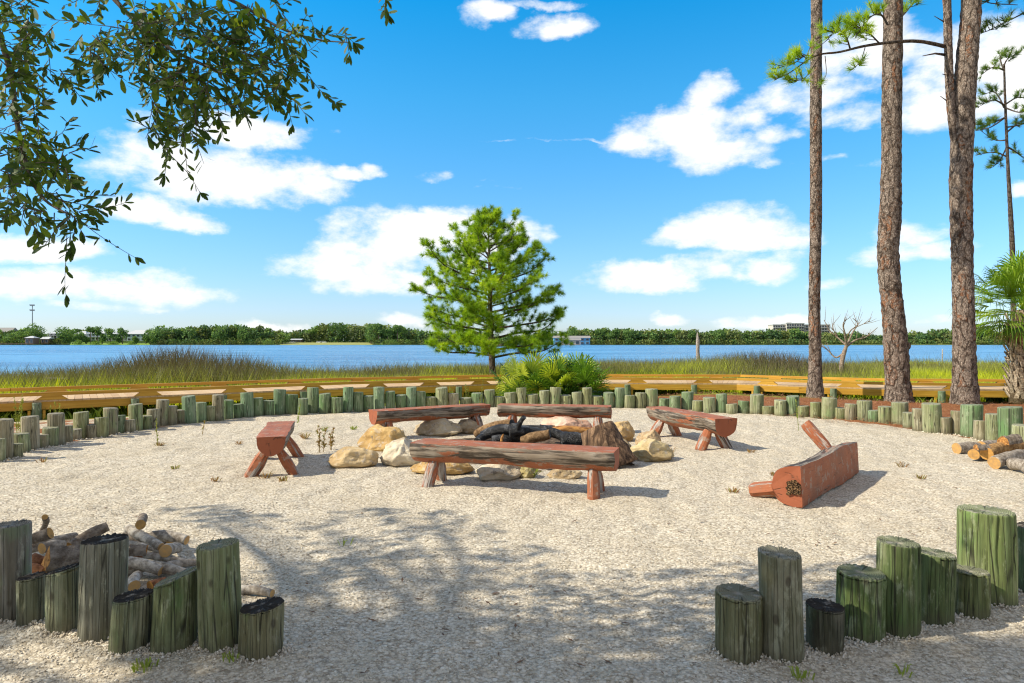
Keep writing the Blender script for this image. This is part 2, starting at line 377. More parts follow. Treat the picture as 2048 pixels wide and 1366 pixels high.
def b_bark(scale=1.0, dark=1.0):
    def f(g):
        v = jit(g)
        n1 = g.vm('MULTIPLY', g.noise(v, 5*scale, 6, .65, out=1), (.15,.15,.26))
        wv = g.scalev(g.vm('ADD', v, n1), (1, 1, .34))
        e = g.vor(wv, 7.5*scale, 'DISTANCE_TO_EDGE'); cc = g.vor(wv, 7.5*scale, out='Color'); s = g.new('ShaderNodeSeparateColor'); g.put(s.inputs[0], cc)
        e2 = g.vor(g.scalev(g.vm('ADD', v, n1), (1, 1, .75)), 27*scale, 'DISTANCE_TO_EDGE')
        fine = g.noise(g.scalev(v, (1,1,.5)), 42*scale, 6, .7)
        plate = g.ramp(fine, [(.30, (.12*dark,.085*dark,.065*dark)), (.42, (.27*dark,.205*dark,.165*dark)), (.55, (.42*dark,.34*dark,.28*dark)), (.68, (.64*dark,.56*dark,.48*dark))])
        red = g.m('MULTIPLY', g.ss(s.outputs[0], .78, .90), g.ss(g.noise(v, 14, 3), .42, .6))
        plate = g.mix(g.m('MULTIPLY', red, .7), plate, (.42*dark,.17*dark,.07*dark))
        br = g.noise(v, 7*scale, 4, .6)
        k = g.m('MULTIPLY', g.m('SUBTRACT', 1, g.ss(e, .0, .16), clamp=True), g.ss(br, .32, .55))
        k2 = g.m('MULTIPLY', g.m('SUBTRACT', 1, g.ss(e2, .0, .10), clamp=True), .55)
        kk = g.m('MAXIMUM', k, k2)
        c = g.mix(g.m('MULTIPLY', kk, .85), plate, (.03*dark,.02*dark,.015*dark))
        h = g.m('ADD', g.m('SUBTRACT', fine, kk), g.m('MULTIPLY', s.outputs[1], .35))
        return c, g.bump(h, 1.0, .04)
    return f
M_bark = mat('pine_bark', b_bark(1.0), .95, .1)
M_bark_small = mat('pine_bark_fine', b_bark(1.6, .62), .95, .1)
def b_greybark(g):
    v = jit(g); n_ = g.noise(g.scalev(v, (20,20,20)), 1.0, 5, .7)
    return g.mix(g.ss(n_, .35, .68), g.mix(1.0, g.ocol, (.35,.32,.30), 'MULTIPLY'), g.ocol), g.bump(n_, .8, .01)
M_grey = mat('weathered_bark', b_greybark, .9, .15)
def b_cut(g):
    v = jit(g); c = g.mix(g.noise(v, 30, 4), g.mix(1.0, g.ocol, (.5,.42,.35), 'MULTIPLY'), (.74,.40,.10))
    return c, g.bump(g.noise(v, 80, 3), .4, .004)
M_cut = mat('sawn_end', b_cut, .85, .2)
M_splitgold = mat('split_wood', lambda g: (g.mix(g.ss(g.noise(g.scalev(jit(g), (6,40,40)), 1.0, 5, .7), .35, .65), (.20,.085,.03), (.60,.30,.09)), g.bump(g.noise(g.scalev(jit(g), (6,40,40)), 1.0, 4), .7, .01)), .8, .2)
def b_char(g):
    v = jit(g); e = g.vor(v, 55, 'DISTANCE_TO_EDGE'); n_ = g.noise(v, 9, 4)
    c = g.mix(g.ss(e, .0, .12), (.004,.004,.005), g.mix(g.ss(n_, .5, .68), (.018,.019,.023), (.16,.165,.18)))
    return c, g.bump(g.ss(e, 0, .3), .9, .012)
M_char = mat('charred_wood', b_char, .55, .5)
M_ash = mat('ash', lambda g: (g.mix(g.ss(g.noise(g.pos, 12, 6, .7), .4, .62), (.035,.028,.022), g.mix(g.noise(g.pos, 50, 3), (.28,.22,.16), (.12,.06,.03))), g.bump(g.noise(g.pos, 40, 4), .8, .02)), .95, .1)

def b_board(c1, c2, axis=0):
    def f(g):
        v = jit(g, 10); sc = [28, 28, 28]; sc[axis] = 1.1
        gr = g.noise(g.scalev(v, tuple(sc)), 1.0, 5, .65, dist=.6); t = tintattr(g)
        c = g.mix(g.ss(gr, .35, .66), c1, c2)
        c = g.mix(g.m('MULTIPLY', t, .45), c, g.mix(1.0, c, (.62,.52,.42), 'MULTIPLY'))
        kn = g.vor(g.scalev(v, (1.6, 9, 9)), 1.0)
        c = g.mix(g.m('MULTIPLY', g.ss(kn, .10, .05), .8), c, (.10,.035,.01))
        return c, g.bump(gr, .3, .004)
    return f
M_lumber = mat('yellow_lumber', b_board((.47,.25,.025), (.66,.385,.055)), .55, .35)
M_deck = mat('deck_boards', b_board((.50,.345,.19), (.66,.48,.28)), .7, .25)

def leafm(name, c0, c1, c2, transl=.35, rough=.45, spec=.4):
    def f(g):
        t = tintattr(g)
        return g.ramp(t, [(0, c0), (.5, c1), (1, c2)]),
    return mat(name, f, rough, spec, transl)
M_needle = leafm('pine_needles', (.08,.18,.012), (.28,.46,.02), (.56,.70,.04), .48)
M_needle_far = leafm('pine_needles_dark', (.04,.10,.02), (.12,.22,.025), (.27,.36,.03), .38)
M_oak = leafm('oak_leaves', (.03,.065,.012), (.08,.13,.018), (.20,.25,.03), .50, .5, .25)
M_palm = leafm('palm_leaves', (.09,.19,.02), (.24,.40,.03), (.52,.64,.06), .42, .45, .4)
M_palmetto = leafm('palmetto_leaves', (.03,.09,.015), (.17,.33,.025), (.55,.62,.06), .32, .42, .45)
M_marsh = leafm('marsh_blades', (.20,.17,.07), (.44,.50,.025), (.74,.74,.03), .42, .6, .25)
M_rush = leafm('rush_blades', (.13,.105,.07), (.26,.27,.07), (.55,.60,.04), .32, .6, .25)
M_bush = leafm('bush_leaves', (.12,.20,.02), (.24,.34,.03), (.42,.48,.05), .35, .5, .4)
M_weed = leafm('weed_leaves', (.30,.16,.06), (.24,.26,.06), (.30,.38,.06), .3, .6, .3)
M_far1 = leafm('far_leaves', (.05,.105,.05), (.13,.235,.07), (.28,.42,.10), .3, .7, .2)
M_far2 = leafm('far_leaves_olive', (.08,.11,.055), (.19,.24,.075), (.34,.38,.11), .3, .7, .2)

# ------------------------------------------------------------------ terrain
def hgt(x, y):
    """ground height; numpy"""
    x = np.asarray(x, float); y = np.asarray(y, float)
    R = np.hypot(x-RC[0], y-RC[1])
    drop = np.clip((R-6.5)/2.2, 0, 1)*np.clip((y-6)/3, 0, 1)*-.2
    right = np.clip((x-3.0)/2.5, 0, 1)
    bw = 20.3-.44*np.abs(x-3.0)*np.clip((np.abs(x-3)-2)/4, 0, 1)
    past = np.clip((y-bw+.8)/1.2, 0, 1)
    h = .08*np.exp(-((x-12.9)/1.6)**2-((y-16.4)/1.2)**2)+drop*(1-right)+(-.02*right)*np.clip((R-6.5)/2, 0, 1)
    h = h*(1-past)+past*-.22
    e = np.interp(x, [-200,-12,-4,0,12,22,60,300], [27,28,36,44,47,52,52,52])   # where the marsh ends
    h = h-.30*np.clip((y-bw-2)/8, 0, 1)
    h = h-1.6*np.clip((y-e+3)/9, 0, 1)
    far = np.clip((y-476)/14, 0, 1)
    return h*(1-far)+far*(-.5+np.clip((y-490)/60, 0, 3)*.8)
def axis_grid(fine0, fine1, step, lo, hi, k=1.12):
    a = list(np.arange(fine0, fine1, step)); s = step; v = a[-1]
    while v < hi: s *= k; v += s; a.append(v)
    s = step; v = fine0; b = []
    while v > lo: s *= k; v -= s; b.append(v)
    return np.array(b[::-1]+a)
gx = axis_grid(-8, 8, .045, -5000, 5000, 1.10); gy = axis_grid(1.8, 16, .045, -40, 6000, 1.07)
XX, YY = np.meshgrid(gx, gy)
ZZ = hgt(XX, YY)
def fbm(x, y, sc, seed=0):
    """cheap smooth pseudo-noise from sines"""
    r = np.random.default_rng(seed); out = 0
    for i in range(14):
        a = r.uniform(0, 2*PI); fq = sc*r.uniform(.5, 2.2); out = out+np.sin((x*math.cos(a)+y*math.sin(a))*fq+r.uniform(0, 6.3))/14**.5
    return out
near = np.clip(1-(np.hypot(XX, YY-9)-14)/6, 0, 1)
def micro(x, y): return .008*fbm(x, y, 4.0, 3)+.006*fbm(x, y, 13, 4)+.003*fbm(x, y, 38, 5)
ZZ = ZZ+micro(XX, YY)*near
ny, nx = XX.shape
idx = np.arange(nx*ny).reshape(ny, nx)
GF = np.stack([idx[:-1,:-1], idx[:-1,1:], idx[1:,1:], idx[1:,:-1]], -1).reshape(-1, 4)
ground = mk('ground', np.stack([XX, YY, ZZ], -1), GF, M_ground, smooth=True); tag(ground, kind='structure')
def gz(x, y): return float(hgt(x, y)+micro(np.asarray(x), np.asarray(y))*(1 if 0 < y < 20 else 0))

def b_water(g):
    a = g.noise(g.scalev(g.pos, (.55, 1.3, 1)), 1.0, 5, .65); b = g.noise(g.scalev(g.pos, (.10, .26, 1)), 1.0, 5, .6)
    c = g.noise(g.scalev(g.pos, (.02, .06, 1)), 1.0, 5, .65)
    s = g.new('ShaderNodeSeparateXYZ'); g.put(s.inputs[0], g.pos)
    col = g.mix(g.ss(c, .38, .62), (.05,.20,.40), (.12,.33,.56))
    return col, g.bump(g.m('ADD', g.m('MULTIPLY', a, .35), g.m('MULTIPLY', b, 1.6)), 1.0, 1.0), g.m('MULTIPLY_ADD', c, .25, .16)
M_water = mat('lake_water', b_water, .28, .35)
wv = [(-5000,22,-1.0),(5000,22,-1.0),(5000,482,-1.0),(-5000,482,-1.0)]
tag(mk('water', wv, [(0,1,2,3)], M_water), kind='structure')

# ------------------------------------------------------------------ gravel grains (nobody could count them)
oct_v = np.array([(1,0,0),(-1,0,0),(0,1,0),(0,-1,0),(0,0,1),(0,0,-1)], float)
oct_f = np.array([(0,2,4),(2,1,4),(1,3,4),(3,0,4),(2,0,5),(1,2,5),(3,1,5),(0,3,5)])
def scatter_stones(n, y0, y1, smin, smax):
    y = y0*(y1/y0)**rng.random(n); x = (rng.random(n)*2-1)*(.80*y+.3)
    R = np.hypot(x, y-RC[1]); keep = (R < 6.4) | (y < 6)
    x, y = x[keep], y[keep]; n = len(x)
    s = smin+(smax-smin)*rng.random(n)**2.2
    z = hgt(x, y)+micro(x, y)+s*.25
    V = oct_v[None]*(s[:,None,None]*(.55+.75*rng.random((n,6,1))))
    V += (rng.random((n,6,3))-.5)*s[:,None,None]*.5
    a = rng.random(n)*2*PI; ca, sa = np.cos(a), np.sin(a)
    Vx = V[...,0]*ca[:,None]-V[...,1]*sa[:,None]; Vy = V[...,0]*sa[:,None]+V[...,1]*ca[:,None]; Vz = V[...,2]*.5
    V = np.stack([Vx+x[:,None], Vy+y[:,None], Vz+z[:,None]], -1)
    Fs = oct_f[None]+6*np.arange(n)[:,None,None]
    t = np.repeat(rng.random(n), 6)
    return V.reshape(-1,3), Fs.reshape(-1,3), t
V_, F_, T_ = scatter_stones(120000, 2.2, 11, .003, .0085)
tag(mk('gravel', V_, F_, M_pebble, tintv=T_), 'pale crushed stone grains covering the fire circle', 'gravel', kind='stuff')

# ------------------------------------------------------------------ post ring
def post_mesh(r, h, slant=(0,0), seed=0, seg=28, near=False):
    rr = random.Random(seed); V = []; Fs = []; mi = []
    checks = [(rr.uniform(0, 2*PI), rr.uniform(.05,.11), rr.uniform(.03,.10), rr.uniform(.15,1.0)) for _ in range(9)]+[(-PI/2+rr.uniform(-.9,.9), rr.uniform(.06,.11), rr.uniform(.07,.13), rr.uniform(.5,1.1)) for _ in range(3)] if near else []
    knots = [(-PI/2+rr.uniform(-1.1,1.1), rr.uniform(.1,.9)*h) for _ in range(2)] if near else []
    ph = [rr.uniform(0, 6.3) for _ in range(5)]
    def rad(a, z): return r*(1+.022*math.sin(2*a+ph[0])+.016*math.sin(3*a+ph[1]+z*2)+.010*math.sin(7*a+ph[2])+.012*math.sin(z*9+ph[3]))*dent(a, z)
    def dent(a, z):
        if not near: return 1
        q = 1+.018*noise.noise(Vector((math.cos(a)*3, math.sin(a)*3, z*7+seed)))+.012*noise.noise(Vector((math.cos(a)*11, math.sin(a)*11, z*3+seed)))
        for (ca, cw, cd, cl) in checks:
            da = abs((a-ca+.05*math.sin(z*14+ca*5)+PI) % (2*PI)-PI)
            if da < cw and z > h*(1-cl): q -= cd*(1-da/cw)*min(1, (z-h*(1-cl))/(.25*h))
        for (ka, kz) in knots:
            da = abs((a-ka+PI) % (2*PI)-PI)*r; dd = math.hypot(da, z-kz)
            if dd < .03: q += .05*(1-dd/.03)
        return q
    zs = [-.12, 0, h*.25, h*.5, h*.75, h-.03, h-.008, h]
    if near: zs = [-.12]+[h*k/26 for k in range(26)]+[h-.014, h-.005, h]
    nz_ = len(zs)
    lean = (rr.uniform(-.012,.012), rr.uniform(-.012,.012))
    for i, z in enumerate(zs):
        k = 1.0 if i < nz_-2 else (.985 if i == nz_-2 else .94)
        if i == 1: k = 1.0
        for j in range(seg):
            a = 2*PI*j/seg; q = rad(a, z)*k; x, y = q*math.cos(a), q*math.sin(a)
            zz = z+(slant[0]*x+slant[1]*y *(1 if not near else 1) if i >= nz_-3 else (slant[0]*x+slant[1]*y)*max(0, z/h)**3*(1 if near else 0))+(rr.uniform(-.0015,.0015)*(3 if near else 1) if i == nz_-1 else 0)
            V.append((x+lean[0]*z/h, y+lean[1]*z/h, zz))
    n = len(zs)
    for i in range(n-1):
        for j in range(seg): Fs.append((i*seg+j, i*seg+(j+1)%seg, (i+1)*seg+(j+1)%seg, (i+1)*seg+j)); mi.append(0 if i < nz_-2 else 1)
    c = len(V); V.append((lean[0], lean[1], h-.004))
    for j in range(seg): Fs.append(((n-1)*seg+j, (n-1)*seg+(j+1)%seg, c)); mi.append(1)
    return V, Fs, mi
BASES = []
def ordn(n):
    return {1:'first',2:'second',3:'third',4:'fourth',5:'fifth',6:'sixth',7:'seventh',8:'eighth',9:'ninth',10:'tenth',11:'eleventh',12:'twelfth',13:'thirteenth',14:'fourteenth',15:'fifteenth',16:'sixteenth',17:'seventeenth',18:'eighteenth',19:'nineteenth',20:'twentieth'}[n] if n <= 20 else f'{n}th'
def make_post(xc, wd, top, base, tone, label, group, seed, slant=(0,0), char=False, z0=0, near=False):
    d0 = F*(H-z0)/(base-683); r = wd/2*d0/F; D = d0+r*.9; r = wd/2*D/F*math.cos(math.atan((xc-1024)/F)); X = (xc-1024)/F*D
    h = H-(top-683)/F*D-gz(X, D)
    V, Fs, mi = post_mesh(r, h, slant, seed, 110 if near else 28, near)
    o = mk('timber_post', V, Fs, [M_post, M_postchar if char else M_postend], None, False, mi, loc=(X, D, gz(X, D)))
    o.data.polygons.foreach_set('use_smooth', np.array([m_ == 0 for m_ in mi]))
    o.rotation_euler = (math.sin(seed*12.9)*.022, math.cos(seed*7.3)*.022, 0); o.color = (*tone, 1); BASES.append((X, D, r))
    tag(o, label, 'post', group); return o
GREEN = (.26,.37,.20); MINT = (.30,.44,.27); GREY = (.44,.40,.28); OLIVE = (.38,.40,.21); PALE = (.41,.44,.26)
tn = {'g':('green',GREEN), 'm':('mint green',MINT), 'y':('weathered grey',GREY), 'o':('olive',OLIVE), 'p':('pale green',PALE)}
# (right edge, width, top, base, tone) along the left and back of the ring
ringR = [(11,27,877,926,'p'),(26.5,34,838,921,'y'),(45.8,24,887,917,'o'),(63,35,866,908,'p'),(79.8,37,832.5,903,'y'),(97.8,26,869,899,'y'),(116.7,33,854.5,895.5,'p'),(130.7,34.7,826,892,'y'),
 (145.8,24,850.7,887,'y'),(164,24,858,882,'y'),(178,32,824,878.5,'o'),(198,25,848.5,877.6,'y'),(217.4,29,834.5,876.7,'o'),(235.9,29,815.7,872,'y'),(251,22,830.6,868,'g'),(271.4,23,839.5,867,'y'),(286,28,808,863,'p'),
 (304,22,831.4,859.6,'o'),(318.7,25,818,857,'y'),(336.7,26,799,853.7,'y'),(353.7,22,812,852,'y'),(372,21,819.5,849.4,'y'),(393,27,792,848.5,'m'),(413.5,22,804.6,845,'g'),(430.6,20,811.8,843.4,'o'),(448,24,789,842,'y'),
 (466.5,21,799.8,839,'g'),(486,21,808,836.6,'g'),(507.5,25,784.8,834.9,'m'),(527,20,795.5,833,'g'),(548.9,22,801,831.4,'g'),(571.6,24,778.5,829,'m'),(595,24,788.4,828.5,'g'),(616,21,796.7,828.9,'g'),(638.2,23,774.7,826,'g'),
 (661,23,787,827,'g'),(685,24,794.7,826.8,'g'),(705.8,20.5,773.8,824.6,'m'),(727,20.5,784,823.7,'g'),(747,19.5,791.6,822.9,'g'),(769.4,21.7,773.8,821,'m'),(790,19,782.4,820.5,'g'),(811.8,21,790,819.5,'g'),
 (831.4,19.7,774,818.6,'m'),(852,20.5,782.4,818,'g'),(873.3,20,793.8,817.8,'o'),(895.8,23.4,775,817,'p'),(918,21,786.5,816.5,'y'),(943.7,23,795.5,816,'p'),(966,22,785.8,815.8,'g'),(987.8,21,779.3,815.5,'p'),
 (1009.5,20.5,793,815.5,'o'),(1033,24,784.8,815.5,'p'),(1053,19.5,775.4,815.5,'o'),(1077,23,788.7,815.5,'o'),(1097.8,20,781,815.5,'p'),(1120.5,21.7,774.5,815.5,'p'),(1143,22,790.4,815.5,'o'),(1164,20,784,815.5,'p'),
 (1184,19,775.4,815.5,'o'),(1205.4,20,792,815.7,'o'),(1226.8,20.5,784.8,816,'g'),(1247.5,20,775.5,816,'g'),(1269,21.4,790,816.6,'p'),(1291,21,785.3,816.6,'o'),(1315.3,24,777.6,816.5,'p'),(1338.4,22,796.4,817,'g'),(1361.4,22,792,820,'g')]
# (left edge, width, top, base, tone) along the right of the ring
ringL = [(1362.2,24,783.6,819.5,'g'),(1384,22,801,823.4,'o'),(1406.7,25,794.7,825.8,'p'),(1432.3,21,787.5,825.8,'g'),(1452.3,23.5,807.5,827,'p'),(1475.9,22.5,801.5,826.8,'g'),(1499,27.5,788.7,828.5,'p'),(1524,24.5,811.8,830,'o'),
 (1549.4,23.5,800,832,'p'),(1573,26,792,832.3,'g'),(1595,24,811.4,833.7,'o'),(1620.3,22,804,835.7,'o'),(1642.2,30,795,837.8,'p'),(1667.6,24,815,838.6,'o'),(1688.6,24.5,807.4,840,'y'),(1713.6,30.5,801,841.5,'p'),
 (1736,24,820.3,844.6,'g'),(1756.4,29,812.8,847.3,'o'),(1782.4,35,804.3,849.6,'p'),(1804.9,26,824.8,856,'p'),(1824.3,28,817.3,863.6,'y'),(1845,40,806.8,867.6,'p'),(1875.3,29,834.3,868.5,'y'),(1900.7,30,821.8,869,'y'),
 (1920,44,809,874.4,'g'),(1945.4,30,840.6,881,'y'),(1971,32,827.7,885,'p'),(1996,50,813.7,893,'g'),(2024,38,849.6,900,'p')]
allp = [(xr-wd/2, wd, t, b, c) for xr, wd, t, b, c in ringR]+[(xl+wd/2, wd, t, b, c) for xl, wd, t, b, c in ringL]
GP = 'upright timber posts ringing the fire circle'
tot = len(allp)
for i, (xc, wd, t, b, c) in enumerate(allp):
    d = F*H/(b-683); hh = (b-t)/F*d
    size = 'tall' if hh > .40 else ('short' if hh < .29 else 'medium-height')
    tnm, tcol = tn[c]
    if i < 34: where = f'{ordn(i+1)} from the left end of the back arc'
    elif i <= 50: where = f'{ordn(51-i)} to the left of the saw palmetto'
    elif i <= 60: where = f'{ordn(i-50)} from left among posts before the saw palmetto'
    elif i < 79: where = f'{ordn(i-60)} to the right of the saw palmetto'
    else: where = f'{ordn(tot-i)} from the right end of the back arc'
    j = .88+.24*rnd.random(); k = rnd.uniform(-.02,.02)
    make_post(xc, wd*1.03, t, b, tuple(max(.05, q*j+k) for q in tcol), f'{size} {tnm} timber post, {where}', GP, i, (rnd.uniform(-.06,.06), rnd.uniform(-.06,.06)))
DG = (.20,.205,.15); DGR = (.26,.245,.20)
nearL = [((-15+65)/2,80,1047,1246,(.29,.27,.23),False,(0,0),'tall cracked grey post at the left picture edge beside the woodpile'),
 (63,62,1152,1256,(.20,.21,.14),True,(.1,0),'short dark knotty post with blackened top beside the tall edge post'),
 (128,74,1137,1268,(.26,.28,.18),True,(.25,0),'mid-height olive post with sloping black top before the woodpile'),
 (204,96,1079,1284,(.27,.27,.21),True,(.05,0),'tall grey post with hollow black top before the woodpile'),
 (259,86,1190,1310,(.25,.27,.16),True,(.12,0),'short mossy post with charred-looking top between two taller ones'),
 (349,96,1152,1310,(.24,.275,.14),False,(.38,0),'wide mossy post with a slanted green top'),
 (441,89,1087,1311,(.30,.33,.175),False,(.10,0),'tall olive post second from the right in the near left row'),
 (521,91,1210,1324,(.29,.27,.155),True,(.12,0),'short split-topped post ending the near left row')]
for i, (xc, wd, t, b, c, ch, sl_, lb) in enumerate(nearL): make_post(xc, wd, t, b, c, lb, 'near left row of timber posts', 200+i, sl_, ch, near=True)
nearR = [(1477.5,97,1183,1324,(.24,.235,.13),False,(-.06,0),'short dark post with pale ringed top starting the near right row'),
 (1564.5,90,1104,1324,(.25,.245,.16),False,(-.1,0),'tall dark grey-green post with a forked crack'),
 (1650,78,1207,1303,(.12,.12,.085),True,(-.1,0),'stubby dark post with blackened top, lowest of the near right row'),
 (1720.5,102,1141,1284,(.155,.225,.08),False,(-.04,0),'wide bright green post right of the stubby dark one'),
 (1795.5,92,1083,1277,(.15,.205,.08),False,(-.05,0),'tall green post between two shorter green posts'),
 (1865,84,1103,1253,(.175,.23,.10),False,(-.08,0),'medium smooth green post right of the tall green one'),
 (1938,82,1140,1239,(.18,.21,.09),False,(-.06,0),'short olive post standing before the tallest green post'),
 (1974.5,119,1020,1215,(.25,.32,.13),False,(-.04,0),'tallest and widest green post with an orange streak at top'),
 (2072,84,1052,1197,(.12,.19,.09),True,(0,0),'dark green post cut by the right picture edge')]
for i, (xc, wd, t, b, c, ch, sl_, lb) in enumerate(nearR): make_post(xc, wd, t, b, c, lb, 'near right row of timber posts', 230+i, sl_, ch, near=True)

# gravel banked up against the feet of the nearer posts
bx_, by_, bz_, bs_ = [], [], [], []
for (X, D, r_) in BASES:
    if D > 11: continue
    n_ = 260 if D < 6 else 70
    a = rng.random(n_)*2*PI; q = r_*(.98+rng.random(n_)**2*.55); bx_.append(X+q*np.cos(a)); by_.append(D+q*np.sin(a))
    bz_.append(np.clip(1.5-q/r_, 0, .5)*2*.016*(.4+.6*np.sin(a*2+X*9)**2)*rng.random(n_)); bs_.append((.0045+.006*rng.random(n_)**2)*(1 if D < 6 else 1.8))
bx_, by_, bz_, bs_ = map(np.concatenate, (bx_, by_, bz_, bs_)); n_ = len(bx_)
V_ = oct_v[None]*(bs_[:,None,None]*(.55+.75*rng.random((n_,6,1))))+(rng.random((n_,6,3))-.5)*bs_[:,None,None]*.5
V_ = V_+np.stack([bx_, by_, hgt(bx_, by_)+micro(bx_, by_)+bz_], -1)[:,None,:]
tag(mk('banked_gravel', V_.reshape(-1,3), (oct_f[None]+6*np.arange(n_)[:,None,None]).reshape(-1,3), M_pebble, tintv=np.repeat(rng.random(n_), 6)), 'crushed stone banked against the feet of the posts', 'gravel', kind='stuff')

# ------------------------------------------------------------------ log benches
def half_log(L, W, T, seed, hollow=False):
    """half-round log along X, flat face up at z=0"""
    mb = MB(); nl, ns = 26, 16; prof = []
    for i in range(nl+1):
        x = -L/2+L*i/nl; ring = []
        k = 1+.05*math.sin(i*.35+seed)+.03*noise.noise(Vector((x*3, seed, 0)))
        for j in range(ns+1):
            a = PI*j/ns; q = 1+.07*noise.noise(Vector((x*5, a*2.2, seed*3.1)))+.03*noise.noise(Vector((x*16, a*5, seed)))
            y = -W/2*math.cos(a)*k*q; z = -T*(math.sin(a)**.75)*k*q-.012*(1 if 0 < j < ns else 0)
            ring.append((x+(.015*noise.noise(Vector((a*2, seed, 4 if i else 9))) if i in (0, nl) else 0), y, z))
        for j in range(1, 9):
            y = W/2*k*(1-2*j/9); ring.append((x, y, .004*noise.noise(Vector((x*4, y*14, seed)))+.003))
        prof.append(ring)
    n = len(prof[0]); V = [p for r in prof for p in r]; Fs = []; mi = []
    for i in range(nl):
        for j in range(n): Fs.append((i*n+j, i*n+(j+1)%n, (i+1)*n+(j+1)%n, (i+1)*n+j)); mi.append(0)
    Fs.append(tuple(range(n))[::-1]); mi.append(1); Fs.append(tuple(nl*n+j for j in range(n))); mi.append(1)
    return V, Fs, mi
def leg_mesh(p0, p1, r, seed):
    """hewn log leg from p0 (under the seat) to p1 (foot)"""
    p0 = Vector(p0); p1 = Vector(p1); rr = random.Random(seed); mb = MB(); n = 8
    L = (p1-p0).length; V = []; Fs = []
    ang = [2*PI*j/n+rr.uniform(-.2,.2) for j in range(n)]; q = [rr.uniform(.82,1.12) for _ in range(n)]
    zs = [0, .06, .14, L*.5, L*.9, L]; ks = [.55, .8, 1, 1.03, 1.0, .88]
    for z, k in zip(zs, ks):
        for j in range(n):
            rr_ = r*k*q[j]*(1+.04*rr.uniform(-1,1)); V.append((rr_*math.cos(ang[j]), rr_*math.sin(ang[j]), z))
    for i in range(len(zs)-1):
        for j in range(n): Fs.append((i*n+j, i*n+(j+1)%n, (i+1)*n+(j+1)%n, (i+1)*n+j))
    Fs.append(tuple(range(n))[::-1]); Fs.append(tuple((len(zs)-1)*n+j for j in range(n)))
    return V, Fs, (p1-p0).to_track_quat('Z', 'Y'), p0
def bench(A, B, W, T, hs, seed, label, legs=None, splay=.13, lr=.062, inset=.22):
    A = Vector((A[0], A[1], 0)); B = Vector((B[0], B[1], 0)); c = (A+B)/2; L = (B-A).length; rz = math.atan2(B.y-A.y, B.x-A.x)
    root = empty('log_bench', (c.x, c.y, 0), rz, label=label, cat='bench', group='red half-log benches round the fire pit')
    V, Fs, mi = half_log(L, W, T, seed)
    s = mk('seat', V, Fs, [M_bench, M_benchend], root, False, mi, loc=(0, 0, hs))
    s.data.polygons.foreach_set('use_smooth', np.array([m_ == 0 and (k_ % 25) < 16 for k_, m_ in enumerate(mi)]))
    for k, (sx, sy) in enumerate(legs or ((-1,-1),(-1,1),(1,-1),(1,1))):
        x0 = sx*(L/2-inset); V, Fs, q, p = leg_mesh((x0, sy*.055, hs-T*.72), (x0+sx*.03, sy*(.055+splay), -.03), lr, seed*10+k)
        o = mk('leg', V, Fs, M_leg, root); o.location = p; o.rotation_euler = q.to_euler()
    return root
bench((-.97,7.03), (.985,6.42), .36, .19, .43, 1, 'long red log bench nearest the camera, before the fire pit stones', inset=.22)
bench((-2.06,10.1), (-.43,11.15), .33, .19, .43, 2, 'red log bench behind the grey boulder, left of the two back benches', lr=.078)
bench((-.21,11.1), (1.57,10.8), .36, .19, .43, 3, 'red log bench behind the pink stone, right of the two back benches', lr=.078)
bench((2.25,10.7), (2.83,9.02), .34, .22, .43, 4, 'grey-sided log bench standing at an angle right of the fire pit', splay=.17, inset=.3, lr=.078)
bench((-2.57,7.28), (-2.94,8.7), .31, .20, .43, 5, 'red log bench seen end-on left of the fire pit', splay=.19, inset=.2, lr=.066)
# the overturned bench lies on its side
A = Vector((2.52,5.95,0)); B = Vector((3.80,7.50,0)); ax = (B-A).normalized(); L = (B-A).length
nrm = Vector((ax.y, -ax.x, 0)).normalized()           # the flat seat face looks this way (right, towards the viewer)
root = empty('log_bench', ((A+B)/2), 0, label='red log bench tipped over on its side with one leg in the air', cat='bench', group='red half-log benches round the fire pit')
up = Vector((0,0,1)); Wd = .35
nn = (nrm*.97+up*.05).normalized(); side = nn.cross(ax).normalized()
Rm = Matrix((ax, side, nn)).transposed()
V, Fs, mi = half_log(L, Wd, .23, 8)
s = mk('seat', V, Fs, [M_bench, M_benchend], root, False, mi); zc = Wd/2*abs(side.z)+.005
s.location = nrm*.0+Vector((0,0,zc)); s.rotation_euler = Rm.to_euler()
su = side if side.z > 0 else -side
def fleg(xa, up_, ln, sd):
    st = ax*xa-nn*.17+su*(.05*up_)+Vector((0,0,zc)); dr = (-nn*(.62 if up_ > 0 else .95)+su*(.78 if up_ > 0 else -.17)).normalized()
    V, Fs, q, p = leg_mesh(st, st+dr*ln, .072, sd); o = mk('leg', V, Fs, M_leg, root); o.location = p; o.rotation_euler = q.to_euler()
fleg(L/2-.30, 1, .44, 71); fleg(-L/2+.22, -1, .36, 72); fleg(L/2-.42, -1, .36, 73)
mb = MB()   # rotten hollow in the near end
cpt = -ax*(L/2+.004)-nn*.085+Vector((0,0,zc-.01))
for (a_, b_, r_) in ((.03,0,.068),):
    c_ = cpt+nn*a_+su*b_; pts = [c_+ (nn*math.cos(t)+su*math.sin(t))*r_*(1+.55*noise.noise(Vector((math.cos(t)*2.2, math.sin(t)*2.2, 5)))) -ax*.012 for t in np.linspace(0, 2*PI, 30, endpoint=False)]
    mb.add(pts, [tuple(range(30))])
mb.obj('rotten_core', M_rot, root)

